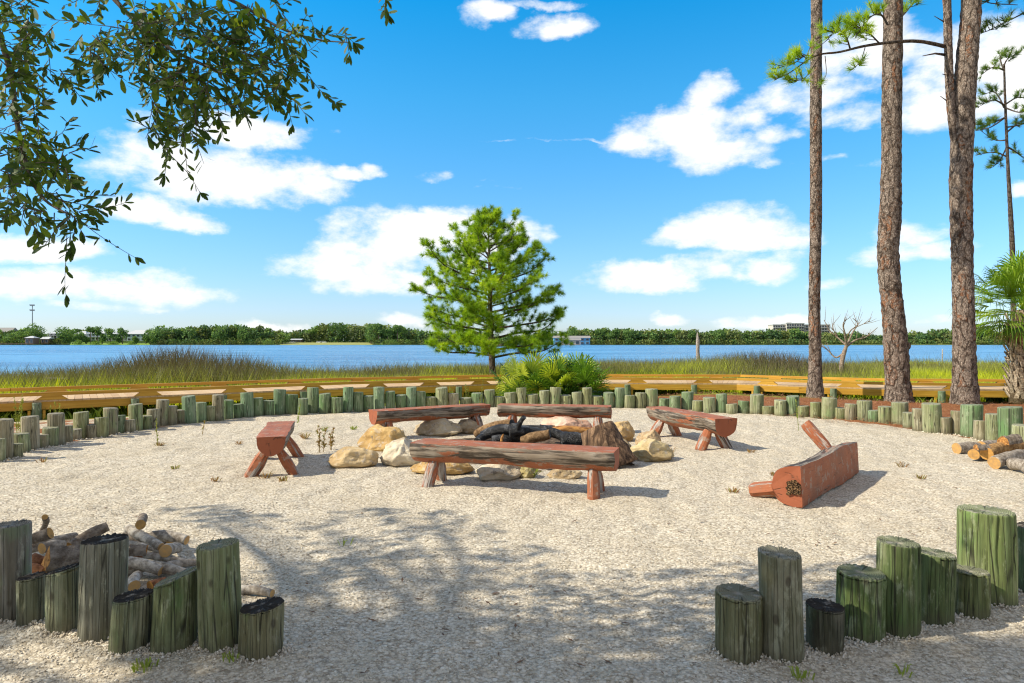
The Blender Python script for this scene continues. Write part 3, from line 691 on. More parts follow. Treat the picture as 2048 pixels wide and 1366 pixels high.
# ------------------------------------------------------------------ boulders
import bmesh
def rock(name, x0, x1, ytop, ybase, col, seed, label, depth=.8, flatness=0, cat='boulder', group='boulders round the fire pit', fw=1.0):
    d0 = F*H/(ybase-683); wpx = x1-x0; hw = wpx/2*d0/F*fw; hd = max(.12, hw*depth); D = d0+hd*.75
    hw = wpx/2*D/F; X = ((x0+x1)/2-1024)/F*D; htop = H-(ytop-683)/F*D
    bm = bmesh.new(); bmesh.ops.create_icosphere(bm, subdivisions=5, radius=1)
    rr = random.Random(seed)
    planes = [(Vector((rr.uniform(-1,1), rr.uniform(-1,1), rr.uniform(-.2,1))).normalized(), rr.uniform(.66,.92)) for _ in range(9)]
    for v in bm.verts:
        p = v.co.copy()
        for n_, dd in planes:
            q = p.dot(n_)
            if q > dd: p -= n_*(q-dd)*.96
        p *= 1+.16*noise.fractal(v.co*1.3+Vector((seed,0,0)), 1, 2, 3)+.055*noise.fractal(v.co*4+Vector((seed,3,0)), .9, 2.1, 5)
        v.co = p
    mx = max(abs(v.co.x) for v in bm.verts); my = max(abs(v.co.y) for v in bm.verts); mz = max(v.co.z for v in bm.verts)
    for v in bm.verts: v.co = Vector((v.co.x/mx*hw, v.co.y/my*hd, v.co.z/mz*htop*.68+htop*.32 if v.co.z > 0 else v.co.z*htop*.5+htop*.32))
    me = bpy.data.meshes.new(name); bm.to_mesh(me); bm.free(); me.materials.append(M_rock)
    me.polygons.foreach_set('use_smooth', np.ones(len(me.polygons), dtype=bool))
    o = bpy.data.objects.new(name, me); COL.objects.link(o); o.location = (X, D, 0); o.color = (*col, 1)
    tag(o, label, cat, group); return o
TAN = (.58,.42,.22); OCH = (.56,.38,.16); CRM = (.64,.56,.42); GRY = (.52,.43,.29); PNK = (.72,.48,.37)
rock('boulder', 639, 757, 893, 937, (.56,.42,.23), 1, 'long low tan boulder at the left end of the fire ring', .6)
rock('boulder', 715, 831, 848, 903, OCH, 2, 'ochre domed boulder behind the square cream one', .8)
rock('boulder', 757, 850, 876, 932, CRM, 3, 'square cream boulder behind the near bench left end', .9)
rock('boulder', 828, 926, 834, 873, GRY, 4, 'rounded grey boulder before the back left bench', .8)
rock('boulder', 909, 968, 838, 867, (.52,.42,.28), 5, 'small low boulder right of the rounded grey one', .9)
rock('boulder', 820, 950, 912, 950, OCH, 6, 'yellowish flat boulder seen under the near bench left half', .6)
rock('boulder', 938, 1044, 922, 961, CRM, 7, 'pale boulder seen under the middle of the near bench', .6)
rock('boulder', 1036, 1070, 926, 958, (.40,.34,.16), 8, 'small mossy stone beside the pale boulder under the bench', .8)
rock('boulder', 1092, 1165, 930, 959, (.56,.44,.27), 9, 'small tan stone seen under the near bench right half', .7)
rock('boulder', 1073, 1190, 832, 871, PNK, 10, 'pink and white quartz boulder before the back right bench', .6)
rock('boulder', 1192, 1270, 841, 884, (.60,.42,.20), 11, 'pointed golden boulder behind the burnt stump', .8)
rock('boulder', 1268, 1322, 858, 893, (.58,.44,.27), 12, 'pointed tan boulder at the far right of the fire ring', .9)
rock('boulder', 1256, 1347, 877, 923, (.56,.45,.25), 13, 'lumpy yellow boulder right of the burnt stump', .8)
rock('boulder', 1215, 1262, 872, 905, (.5,.38,.22), 14, 'half-hidden brown boulder behind the burnt stump', .8)

# ash bed
NA = 40; V = [(.25, 9.1, .035)]; Fs = []
for ring_, rr_ in ((1, .6), (2, 1.1), (3, 1.5)):
    for k in range(NA):
        a = 2*PI*k/NA; q = rr_*(1+.10*noise.noise(Vector((a*2, ring_, 0)))); V.append((.25+q*1.15*math.cos(a), 9.1+q*math.sin(a), [.0,.045,.03,-.02][ring_]+.02*noise.noise(Vector((q*math.cos(a)*3, q*math.sin(a)*3, 0)))))
for k in range(NA): Fs.append((0, 1+k, 1+(k+1)%NA))
for r_ in (0, 1):
    for k in range(NA): Fs.append((1+r_*NA+k, 1+(r_+1)*NA+k, 1+(r_+1)*NA+(k+1)%NA, 1+r_*NA+(k+1)%NA))
tag(mk('ash_bed', V, Fs, M_ash, smooth=True), 'dark bed of ash and burnt litter inside the stone ring', 'ash', kind='stuff')

# ------------------------------------------------------------------ loose logs
def log_obj(p0, p1, r, mats, col, label, cat, group, seed=0, bend=.06, name='firewood_log', taper=.85, seg=14):
    p0 = Vector(p0); p1 = Vector(p1); c = (p0+p1)/2; L = (p1-p0).length; rr = random.Random(seed)
    b = Vector((rr.uniform(-1,1), rr.uniform(-1,1), rr.uniform(0,1)))*bend*L
    pts = smooth_path([p0-c, (p0-c)*.35+b, (p1-c)*.35+b*.8, p1-c], 4)
    mb = MB().tube(pts, lerp_list([r, r*.98, r*taper], len(pts)), seg, 0, True, 1, rough=.22, seed=seed, fr=9)
    o = mb.obj(name, mats, None, False, loc=c)
    o.data.polygons.foreach_set('use_smooth', np.array([m_ == 0 for m_ in mb.mi])); o.color = (*col, 1)
    tag(o, label, cat, group); return o
BK = (.45,.39,.32); BK2 = (.30,.25,.20); BK3 = (.56,.51,.44)
WL = [((256,1057,.20),(323,1094,.13),.036,BK3,'pale curved branch with a tan cut end at the top of the left woodpile'),
 ((281,1050,.24),(287,1040,.10),.036,BK2,'log pointing away with its round cut end up behind the pale branch'),
 ((303,1072,.10),(374,1080,.08),.042,BK3,'pale splintered log lying at the back right of the left woodpile'),
 ((331,1102,.12),(358,1096,.08),.045,BK3,'stubby forked log with a dark hollow end in the left woodpile'),
 ((253,1087,.13),(325,1104,.10),.024,BK3,'thin pale branch under the curved one in the left woodpile'),
 ((253,1106,.09),(292,1110,.08),.028,(.42,.16,.07),'reddish bark chunk in the middle of the left woodpile'),
 ((290,1110,.08),(370,1124,.05),.026,BK3,'slender pale branch lying flat right of the reddish chunk'),
 ((252,1124,.10),(322,1142,.06),.040,BK3,'thick pale log crossing the front of the left woodpile'),
 ((318,1140,.05),(398,1124,.04),.032,BK,'grey log running behind the mossy wide post'),
 ((269,1172,.045),(276,1150,.045),.040,BK3,'short pale log facing the camera at the front of the left woodpile'),
 ((300,1172,.03),(330,1160,.03),.030,(.40,.17,.08),'small reddish log at the very front of the left woodpile'),
 ((101,1066,.16),(66,1078,.12),.044,BK2,'dark log with orange cut end at the back left of the woodpile'),
 ((90,1034,.30),(84,1062,.12),.022,BK2,'thin stub of branch standing up at the back of the woodpile'),
 ((84,1097,.11),(126,1090,.09),.042,BK,'pale log with a black hollow end behind the short dark post'),
 ((66,1117,.08),(100,1126,.05),.040,(.36,.17,.09),'reddish log low behind the short dark post'),
 ((62,1134,.05),(92,1142,.04),.034,(.42,.18,.08),'orange-brown split piece lowest behind the short dark post'),
 ((140,1094,.07),(216,1052,.16),.046,BK2,'dark grey log leaning up to the right behind the hollow-topped post'),
 ((484,1180,.03),(545,1187,.03),.030,BK3,'pale branch lying alone behind the short split-topped post'),
 ((150,1075,.05),(60,1098,.05),.045,BK,'grey log at the bottom of the left part of the woodpile'),
 ((250,1140,.04),(380,1150,.04),.040,BK,'grey log at the bottom of the woodpile front'),
 ((250,1075,.05),(340,1085,.05),.045,BK2,'dark log under the curved branch at the woodpile back')]
for i, (a, b, r, c, lb) in enumerate(WL):
    log_obj(G(*a), G(*b), r*.86, [M_grey, M_cut], c, lb, 'log', 'firewood heaped behind the near left posts', 300+i, .07)
V, Fs = [], []
def split_chunk(p, size, rz, tilt, label, group, seed, mats=None, name='split_log'):
    rr = random.Random(seed); mb = MB(); n = 9; pr = []
    for k in range(n): a = PI*k/(n-1); pr.append((-math.cos(a)*size[1]/2, math.sin(a)*size[2]))
    nl = 6; V = []
    for i in range(nl+1):
        x = -size[0]/2+size[0]*i/nl
        for (y, z) in pr: V.append((x+rr.uniform(-.006,.006), y*(1+rr.uniform(-.06,.06)), z*(1+rr.uniform(-.06,.06))+rr.uniform(-.004,.004)))
    Fs = []; mi = []
    for i in range(nl):
        for j in range(n): Fs.append((i*n+j, i*n+(j+1)%n, (i+1)*n+(j+1)%n, (i+1)*n+j)); mi.append(0 if j == n-1 else 1)
    Fs.append(tuple(range(n))[::-1]); Fs.append(tuple(nl*n+j for j in range(n))); mi += [0, 0]
    o = mk(name, V, Fs, mats or [M_splitgold, M_grey], None, False, mi, loc=p); o.rotation_euler = (tilt[0], tilt[1], rz); o.color = (*BK2, 1)
    tag(o, label, 'log', group); return o
split_chunk(G(125,1112,.10), (.20,.17,.10), .9, (2.1,.2), 'golden split chunk standing between the dark posts in the left woodpile', 'firewood heaped behind the near left posts', 5)
split_chunk(G(277,1104,.12), (.10,.08,.05), .3, (.4,.1), 'little orange split piece wedged in the middle of the left woodpile', 'firewood heaped behind the near left posts', 6)
RL = [((1913,898,.06),(1962,894,.06),.074,BK,'short grey log lying at the left end of the right woodpile'),
 ((1962,894,.07),(1996,889,.07),.072,BK,'grey log touching the back posts in the right woodpile'),
 ((1948,909,.07),(1985,903,.07),.068,BK2,'log with orange cut end facing left in the right woodpile'),
 ((1974,908,.10),(2050,893,.12),.072,(.52,.31,.13),'golden peeled log lying across the right woodpile'),
 ((1988,926,.07),(2062,910,.07),.072,BK,'grey log with bright yellow cut end at the front of the right woodpile'),
 ((2024,927,.07),(2068,946,.07),.070,BK,'grey log with yellow end nearest the camera in the right woodpile')]
for i, (a, b, r, c, lb) in enumerate(RL):
    o = log_obj(G(*a), G(*b), r, [M_grey, M_cut], c, lb, 'log', 'firewood stacked by the right posts', 340+i, .04); 
split_chunk(G(2020,886,.20), (.22,.16,.10), .25, (0,-.1), 'squared golden block resting on top of the right woodpile', 'firewood stacked by the right posts', 15)
split_chunk(G(1964,899,.15), (.16,.09,.06), .1, (0,0), 'small split piece lying on the logs at the left of the right woodpile', 'firewood stacked by the right posts', 16)
CLg = [((955,872,.10),(1024,851,.30),.055,'half-burnt brown log leaning up at the left of the fire',0),
 ((966,874,.12),(1042,858,.26),.060,'thick black log crossing the left of the fire',1),
 ((1036,862,.25),(1048,839,.42),.030,'black branch stub curling up above the fire',1),
 ((1060,866,.2),(1010,872,.14),.055,'black log lying in the middle of the burnt heap',1),
 ((1018,866,.22),(1092,872,.18),.050,'grey-black log on top of the burnt heap',1),
 ((1046,886,.10),(1100,873,.20),.060,'brown-barked half-burnt log in front of the heap',0),
 ((1078,860,.24),(1136,882,.10),.055,'black log sloping down to the right in the fire',1),
 ((1096,868,.16),(1204,874,.10),.060,'long unburnt orange-brown log at the right of the fire',2),
 ((1122,884,.10),(1164,884,.10),.085,'short thick charcoal-black block at the right of the fire',1),
 ((955,885,.07),(990,872,.12),.045,'ash-grey burnt stick at the left edge of the fire',1),
 ((985,884,.08),(1050,880,.08),.055,'black log lowest at the front of the burnt heap',1),
 ((960,866,.08),(1110,862,.08),.06,'black log at the back of the burnt heap',1)]
M_brn = M_grey
for i, (a, b, r, lb, k) in enumerate(CLg):
    log_obj(G(*a)+Vector((0,0,.02)), G(*b)+Vector((0,0,.03)), r*1.22, [[M_grey, M_char],[M_char, M_char],[M_splitgold, M_cut]][k], (.30,.19,.10), lb, 'burnt log', 'burnt logs in the fire pit', 370+i, .06, 'burnt_log')
log_obj(G(1003,883,.12), G(1007,868,.22), .02, [M_splitgold, M_cut], (.5,.3,.1), 'bright orange split shard standing in the burnt heap', 'wood shard', None, 399, .05, 'wood_shard', .3)
# big burnt stump: short leaning trunk section
def b_stump(g):
    v = jit(g); gr = g.noise(g.scalev(v, (22,22,2.2)), 1.0, 5, .7, dist=.4)
    return g.ramp(gr, [(.30, (.02,.014,.010)), (.46, (.09,.055,.035)), (.58, (.22,.135,.08)), (.72, (.42,.28,.17))]), g.bump(gr, .9, .025)
M_stump = mat('burnt_stump', b_stump, .85, .2)
pA = G(1236,938,0)+Vector((0,.26,-.05)); pB = pA+Vector((-.20,.14,.47))
mb = MB(); pts = [pA+(pB-pA)*t for t in np.linspace(0,1,9)]
mb.tube([p-pA for p in pts], lerp_list([.29,.265,.245,.23,.20], 9), 26, 0, True, 0, rough=.13, seed=4, fr=9)
o = mb.obj('burnt_stump', [M_stump], None, True, loc=pA); tag(o, 'dark burnt tree stump leaning left at the right side of the fire ring', 'stump')

# ------------------------------------------------------------------ boardwalk
path = [Vector(p) for p in ((-16,11.4),(-10.6,14.1),(-7.6,16.2),(-4.4,18.4),(-.2,20.2),(2.8,20.65),(6.7,20.35),(8.1,19.25),(10.3,18.0),(12.9,17.7),(17,17.2))]
ZD = .20; WB = 2.15
bwk = empty('boardwalk', (2.8, 20.65, 0), label='low yellow timber boardwalk curving behind the posts along the marsh', cat='boardwalk')
bo = Vector((2.8, 20.65, 0))
def offs(path, d):
    out = []
    for i, p in enumerate(path):
        a = (path[i]-path[max(i-1,0)]); b = (path[min(i+1,len(path)-1)]-path[i])
        a = a if a.length else b; b = b if b.length else a
        a = a.normalized(); b = b.normalized(); t = (a+b).normalized(); n_ = Vector((-t.y, t.x)); k = 1/max(.5, n_.dot(Vector((-a.y, a.x))))
        out.append(p+n_*d*k)
    return out
inner = path; outer = offs(path, WB)
def board(name, a, b, z0, z1, th, mt, par=bwk, off=0.0, cut=0.004):
    """upright board between two plan points; object's local X runs along it"""
    a = Vector((a[0], a[1])); b = Vector((b[0], b[1])); L = (b-a).length-cut; c = (a+b)/2; rz = math.atan2(b.y-a.y, b.x-a.x)
    mb = MB().box((0, off, 0), (L, th, z1-z0))
    o = mk(name, mb.v, mb.f, mt, par, False, tintv=[rnd.random()]*8); o.location = (c.x-bo.x, c.y-bo.y, (z0+z1)/2); o.rotation_euler = (0,0,rz)
    return o
for s_, line in ((0, inner), (1, outer)):
    sgn = -1 if s_ == 0 else 1
    for i in range(len(line)-1):
        a, b = line[i], line[i+1]; L = (b-a).length; t = (b-a)/L
        board('fascia', a, b, ZD-.20, ZD-.035, .04, M_lumber, off=-.0)
        # kick rail in lengths of about 2.4 m
        n_ = max(1, round(L/2.7)); 
        nb = Vector((-t.y, t.x))*(.045 if s_ == 0 else -.045)
        for k in range(n_):
            board('kick_rail', a+nb+t*(L*k/n_), a+nb+t*(L*(k+1)/n_), ZD+.092, ZD+.165, .09, M_lumber)
        nblk = max(1, round(L/1.75))
        for k in range(nblk):
            c = a+nb+t*(L*(k+.5)/nblk); hl0, hl1, wd, hh = .30, .17, .088, .0905
            V = [(-hl0,-wd/2,0),(hl0,-wd/2,0),(hl0,wd/2,0),(-hl0,wd/2,0),(-hl1,-wd/2,hh),(hl1,-wd/2,hh),(hl1,wd/2,hh),(-hl1,wd/2,hh)]
            o = mk('rail_block', V, [(3,2,1,0),(4,5,6,7),(0,1,5,4),(1,2,6,5),(2,3,7,6),(3,0,4,7)], M_lumber, bwk, tintv=[rnd.random()]*8)
            o.location = (c.x-bo.x, c.y-bo.y, ZD+.0005); o.rotation_euler = (0,0,math.atan2(t.y,t.x))
for i in range(len(path)-1):     # deck: one mesh of planks per bay
    a, b, c, d = inner[i], inner[i+1], outer[i+1], outer[i]; L = (b-a).length; n_ = int(L/.144); mb = MB(); tv = []
    for k in range(n_):
        t0, t1 = (k+.02)/n_, (k+.98)/n_; q = [a.lerp(b, t0)-(d-a).normalized()*.02, a.lerp(b, t1)-(d-a).normalized()*.02, d.lerp(c, t1), d.lerp(c, t0)]
        V = [(p.x-bo.x, p.y-bo.y, ZD-.034) for p in q]+[(p.x-bo.x, p.y-bo.y, ZD) for p in q]
        mb.add(V, [(3,2,1,0),(4,5,6,7),(0,1,5,4),(1,2,6,5),(2,3,7,6),(3,0,4,7)]); tv += [rnd.random()]*8
    mk('deck', mb.v, mb.f, M_deck, bwk, False, tintv=tv)
# round piles with small ledger blocks
for s_, line in ((0, inner), (1, outer)):
    for i in range(len(line)-1):
        a, b = line[i], line[i+1]; L = (b-a).length; t = (b-a)/L; n_ = max(1, round(L/2.4)); nv = Vector((t.y, -t.x))*(.11 if s_ == 0 else -.11)
        for k in range(n_):
            c = a+t*(L*(k+.35)/n_)+nv; r = .088; z = gz(c.x, c.y); V, Fs, mi = post_mesh(r, ZD-.04-z, (0,0), 500+k+i*7, 16)
            o = mk('pile', V, Fs, [M_post, M_postend], bwk, False, mi, loc=(c.x-bo.x, c.y-bo.y, z)); o.color = (*(.24,.33,.22), 1)
            for sg in (-1, 1):
                cc = c+t*(.13*sg)-nv*.35; mb = MB().box((0,0,0), (.05,.04,.20)); q = mk('ledger_block', mb.v, mb.f, M_lumber, bwk, tintv=[rnd.random()]*8)
                q.location = (cc.x-bo.x, cc.y-bo.y, ZD-.31); q.rotation_euler = (0,0,math.atan2(t.y,t.x))

# ------------------------------------------------------------------ leaves and blades (numpy)
def unit(v): return v/np.maximum(1e-9, np.linalg.norm(v, axis=-1, keepdims=True))
def diamonds(P_, D, Nn, L, Wd, tintv, bend=0.0):
    """leaf quads: base at P_, along D, width across cross(D,N); shape widest at 60%"""
    S = unit(np.cross(D, Nn)); L = L[:,None]; Wd = Wd[:,None]; U = unit(np.cross(S, D))
    V = np.stack([P_, P_+D*L*.55+S*Wd*.5+U*L*bend, P_+D*L, P_+D*L*.55-S*Wd*.5+U*L*bend], 1)
    n = len(P_); Fs = np.array([0,1,2,3])[None]+4*np.arange(n)[:,None]
    return V.reshape(-1,3), Fs, np.repeat(tintv, 4)
def blades(x, y, h, wd, lean, tv, z=None, grad=1.0):
    n = len(x); z = hgt(x, y)-.03 if z is None else z
    a = rng.random(n)*2*PI; ld = rng.random(n)*2*PI
    sx, sy = np.cos(a)*wd/2, np.sin(a)*wd/2; lx, ly = np.cos(ld)*lean*h, np.sin(ld)*lean*h
    V = np.zeros((n,5,3))
    V[:,0] = np.stack([x-sx, y-sy, z], -1); V[:,1] = np.stack([x+sx, y+sy, z], -1)
    V[:,2] = np.stack([x+sx*.8+lx*.3, y+sy*.8+ly*.3, z+h*.55], -1); V[:,3] = np.stack([x-sx*.8+lx*.3, y-sy*.8+ly*.3, z+h*.55], -1)
    V[:,4] = np.stack([x+lx, y+ly, z+h], -1)
    F1 = np.array([[0,1,2],[0,2,3],[3,2,4]])[None]+5*np.arange(n)[:,None,None]
    T = np.clip(np.repeat(tv[:,None], 5, 1)+np.array([.14,.14,.0,.0,-.34])[None]*grad, 0, 1)
    return V.reshape(-1,3), F1.reshape(-1,3), T.ravel()
def bwline(x): return np.interp(x, [p.x for p in outer], [p.y for p in outer])
def edge_y(x): return np.interp(x, [-200,-12,-4,0,12,22,60,300], [28,29,37,45,48,53,53,53])
# short bright marsh grass next to the boardwalk
n = 90000; x = rng.uniform(-27, 33, n); u = rng.random(n); y = bwline(x)+.1+u**1.4*13
k = (y < edge_y(x)-1) & (np.abs(x) < .85*y+1); x, y = x[k], y[k]
dens = fbm(x, y, .9, 11); hh = .42+.10*fbm(x, y, .6, 12)+rng.random(len(x))*.28; hh = np.clip(hh, .12, 1.0)*np.clip(.55+(y-bwline(x))/5, .55, 1.2)
tv = np.clip(.60+.22*fbm(x, y, .6, 13)+rng.normal(0,.16,len(x)), 0, 1)
V_, F_, T_ = blades(x, y, hh, .016+.012*rng.random(len(x)), .35, tv)
tag(mk('marsh_grass', V_, F_, M_marsh, tintv=T_), 'bright yellow-green marsh grass growing behind the boardwalk', 'grass', kind='stuff')
# taller rushes toward the water, with two mounds
n = 120000; x = rng.uniform(-34, 48, n); ey = edge_y(x); y = ey-rng.random(n)**1.3*np.clip(ey-bwline(x)-4, 3, 26)
k = (np.abs(x) < .85*y+1); x, y = x[k], y[k]
mound = np.exp(-(((x+12.3)/2.9)**2+((y-25.5)/3.0)**2))*1.0+np.exp(-(((x-13.5)/3.4)**2+((y-36)/4)**2))*.75
mound += .34*np.exp(-((x+6)/7.)**2)+.12*np.exp(-((x-9)/9.)**2)
hh = np.clip(.46+.22*np.clip((-x-8)/8,0,1)+.13*fbm(x, y, .35, 21)+.08*fbm(x, y, 1.4, 22)+mound+rng.random(len(x))*.32, .15, 2.2)
tv = np.clip(.60+.22*fbm(x, y, .45, 23)+rng.normal(0,.17,len(x))-.55*mound, 0, 1)
V_, F_, T_ = blades(x, y, hh, .018+.016*rng.random(len(x)), .30, tv)
tag(mk('marsh_rushes', V_, F_, M_rush, tintv=T_), 'tall grey-green rushes along the edge of the lake', 'rushes', kind='stuff')
# thin sparse stems sticking up
n = 5000; x = np.concatenate([rng.uniform(-24, -4, 3200), rng.uniform(-4, 35, 1800)]); y = edge_y(x)-rng.random(n)*8
V_, F_, T_ = blades(x, y, .9+rng.random(n)*.55, .012+.008*rng.random(n), .35, rng.random(n)*.4)
tag(mk('reed_stems', V_, F_, M_rush, tintv=T_), 'thin dark reed stems rising above the marsh edge', 'reeds', kind='stuff')
# green undergrowth beneath and in front of the boardwalk
n = 14000; x = rng.uniform(-15, 15, n); ii = np.interp(x, [p.x for p in inner], [p.y for p in inner]); y = ii+rng.uniform(-.15, 1.6, n)
k = fbm(x, y, 1.3, 31) > -.35; x, y = x[k], y[k]
V_, F_, T_ = blades(x, y, .10+.22*rng.random(len(x)), .03+.02*rng.random(len(x)), .6, np.clip(rng.normal(.5,.25,len(x)),0,1))
tag(mk('undergrowth', V_, F_, M_bush, tintv=T_), 'low green weeds growing under the edge of the boardwalk', 'weeds', kind='stuff')

# ------------------------------------------------------------------ pine foliage
def tufts(C_, D_, nper, L, wd, spread, tbase):
    """needle tufts; C_ centres, D_ axis; returns triangles"""
    n = len(C_); C = np.repeat(C_, nper, 0); D = np.repeat(D_, nper, 0)
    R = unit(rng.normal(size=(n*nper,3))); dr = unit(D+R*spread)
    ln = L*(.7+.5*rng.random(n*nper))[:,None]; S = unit(np.cross(dr, rng.normal(size=(n*nper,3))))*wd
    back = C-D*(rng.random(n*nper)*L*.5)[:,None]
    tip = back+dr*ln; tip[:,2] -= ln[:,0]*.08
    V = np.stack([back-S*.5, back+S*.5, tip], 1).reshape(-1,3)
    Fs = np.arange(len(V)).reshape(-1,3)
    t = np.repeat(np.clip(np.repeat(tbase, nper)+rng.normal(0,.10,n*nper), 0, 1), 3)
    return V, Fs, t
def limb_tree_tufts(limbs, rr, every=.22, sub=(.25,.6)):
    pass

def pine_center():
    base = P(985, 740, 27); base.z = -.45; root = empty('young_pine', base, label='bushy bright green pine tree growing behind the boardwalk at the lake', cat='tree')
    rr = random.Random(5); top = 6.65+.45
    tp = smooth_path([(0,0,0),(-.02,0,1.2),(-.08,0,2.4),(-.10,0,3.8),(-.13,0,5.2),(-.18,0,top-.25)], 5)
    tr = MB().tube(tp, lerp_list([.155,.125,.105,.08,.05,.015], len(tp)), 12, rough=.12, seed=2); tr.obj('trunk', M_bark_small, root, True)
    zs = [1.6,2.2,2.55,3.5,4.7,5.5,6.65,7.1]; Ls = [3.0,3.3,3.3,3.0,2.7,1.8,.9,.2]; Rs = [2.7,3.1,3.3,2.7,2.5,1.7,1.15,.2]
    br = MB(); C = []; D = []
    nb = 72
    for i in range(nb):
        t = (i+.5)/nb; z = 1.55+(top-1.75)*t**.93; az = i*2.399+rr.uniform(-.35,.35)
        c = math.cos(az); r = np.interp(z+.35, zs, Ls) if c < 0 else np.interp(z+.35, zs, Rs)
        r = r*(.55+.50*rr.random()**.6); 
        if z < 2.6: r *= 1.0
        rise = .10+.55*t+rr.uniform(-.12,.22); d = Vector((math.cos(az), math.sin(az), 0))
        tx = np.interp(z, [p.z for p in tp], [p.x for p in tp]); o = Vector((float(tx), 0, z-.35*(1-t)))
        p1 = o+d*r*.35+Vector((0,0,r*rise*.30-.03)); p2 = o+d*r*.72+Vector((0,0,r*rise*.55-(.12 if z < 2.4 else 0))); p3 = o+d*r+Vector((rr.uniform(-.1,.1),rr.uniform(-.1,.1),r*rise*1.0+.05))
        pp = smooth_path([o,p1,p2,p3], 4); r0 = .012+.014*r
        br.tube(pp, lerp_list([r0, r0*.7, .006], len(pp)), 5, cap=False)
        # side twigs
        nt = int(3+6.5*r)
        for k in range(nt):
            u = .30+.70*(k+rr.random())/nt; q = pp[min(len(pp)-1, int(u*(len(pp)-1)))]
            sd = 1 if k % 2 else -1; perp = Vector((-d.y, d.x, 0))*sd
            tw = (d*rr.uniform(.2,.9)+perp*rr.uniform(.2,1.0)+Vector((0,0,rr.uniform(-.25,1.1)))).normalized()
            ln = rr.uniform(.22,.62)*(1.15-u*.4)*(.45+.28*r)
            e = q+tw*ln; br.tube([q, q+tw*ln*.5+Vector((0,0,-.01)), e], [.007,.006,.004], 4, cap=False)
            C.append(e); D.append((tw+Vector((0,0,.45))).normalized())
            if ln > .3: C.append(q+tw*ln*.6); D.append((tw+Vector((0,0,.6))).normalized())
        for kk in range(4):
            C.append(p3+Vector((rr.uniform(-.16,.16), rr.uniform(-.16,.16), rr.uniform(-.05,.2)))); D.append((d*.6+Vector((rr.uniform(-.5,.5),0,.8))).normalized())
    for k in range(12): C.append(Vector((rr.uniform(-.4,.2), rr.uniform(-.3,.3), top-rr.random()*.6))); D.append(Vector((rr.uniform(-.4,.4), rr.uniform(-.4,.4), 1)).normalized())
    br.obj('limbs', M_bark_small, root, True)
    C = np.array([tuple(c) for c in C]); D = np.array([tuple(c) for c in D])
    tb = np.clip(.50+.20*fbm(C[:,0]+C[:,1], C[:,2], 1.6, 41)+rng.normal(0,.22,len(C)), 0, 1)
    V, Fs, t = tufts(C, D, 90, .215, .012, 1.5, tb)
    mk('crown', V, Fs, M_needle, root, tintv=t)
pine_center()

# ------------------------------------------------------------------ tall pines at right
def trunk_from_px(rows, d, sub=6):
    """rows: (y, x_left, x_right) top to bottom -> path + radii, upward order"""
    pts = []; rad = []
    for (y, xl, xr) in rows[::-1]:
        p = P((xl+xr)/2, y, d); pts.append(p); rad.append(1.07*(xr-xl)/2*d/F*math.cos(math.atan(((xl+xr)/2-1024)/F)))
    return pts, rad
def bark_trunk(name, pts, rad, base, parent, seg=40, sub=16, mt=None, rough=.11, fr=11):
    pts = [p-base for p in pts]; sp = smooth_path(pts, sub); rr_ = []
    n = len(pts)
    for i in range(n-1): rr_ += [rad[i]+(rad[i+1]-rad[i])*j/sub for j in range(sub)]
    rr_.append(rad[-1]); mb = MB().tube(sp, rr_, seg, rough=rough, seed=3, fr=fr); return mb.obj(name, mt or M_bark, parent, True)
def high_crown(root, base, c, R, n, mt=M_needle_far, nper=26, zr=.6):
    """crown far above the picture: limbs carrying tufts"""
    br = MB(); C = []; D = []; rr = random.Random(int(R*100)+n)
    for i in range(n):
        az = rr.uniform(0, 2*PI); t = rr.random(); o = Vector((c[0], c[1], c[2]+(t-.5)*R*zr*2)); d = Vector((math.cos(az), math.sin(az), rr.uniform(.0,.5))).normalized()
        ln = R*(1-.6*abs(t-.4))*rr.uniform(.6,1.0); e = o+d*ln; br.tube([o-base, o+d*ln*.5-base, e-base], [.05,.03,.012], 5, cap=False)
        for k in range(9): C.append(tuple(o+d*ln*rr.uniform(.5,1.05)+Vector((rr.uniform(-.5,.5), rr.uniform(-.5,.5), rr.uniform(-.2,.4)))-base)); D.append((rr.uniform(-.6,.6), rr.uniform(-.6,.6), .8))
    br.obj('limbs', M_bark_small, root, True)
    C = np.array(C); D = unit(np.array(D)); V, Fs, t = tufts(C, D, nper, .32, .03, .9, rng.random(len(C)))
    mk('crown', V, Fs, mt, root, tintv=t)
def spray(pts, C, D, rr, br, base, n=30, ln=(.15,.45), start=.3, r0=.035, up_=.4):
    """a limb with side twigs and needle tufts"""
    sp = smooth_path(pts, 6); br.tube([p-base for p in sp], lerp_list([r0, r0*.6, .008], len(sp)), 6, cap=False, rough=.1)
    for k in range(n):
        u = start+(1-start)*(k+rr.random())/n; i = min(len(sp)-2, int(u*(len(sp)-1))); q = sp[i]; t = (sp[i+1]-sp[i]).normalized()
        tw = (t*.6+Vector((rr.uniform(-1,1), rr.uniform(-1,1), rr.uniform(-.5,1)+up_))).normalized(); L = rr.uniform(*ln)
        br.tube([q-base, q+tw*L*.5+Vector((0,0,-.02))-base, q+tw*L-base], [.010,.008,.004], 4, cap=False)
        C.append(tuple(q+tw*L-base)); D.append(tuple((tw+Vector((0,0,.5))).normalized()))
        if L > .3: C.append(tuple(q+tw*L*.6-base)); D.append(tuple((tw+Vector((0,0,.5))).normalized()))
def put_needles(root, C, D, mt=M_needle, nper=46, L=.24, wd=.011, spread=.8, name='foliage', tb=.5):
    C = np.array(C); D = unit(np.array(D)); V, Fs, t = tufts(C, D, nper, L, wd, spread, np.clip(rng.normal(tb,.2,len(C)),0,1)); return mk(name, V, Fs, mt, root, tintv=t)

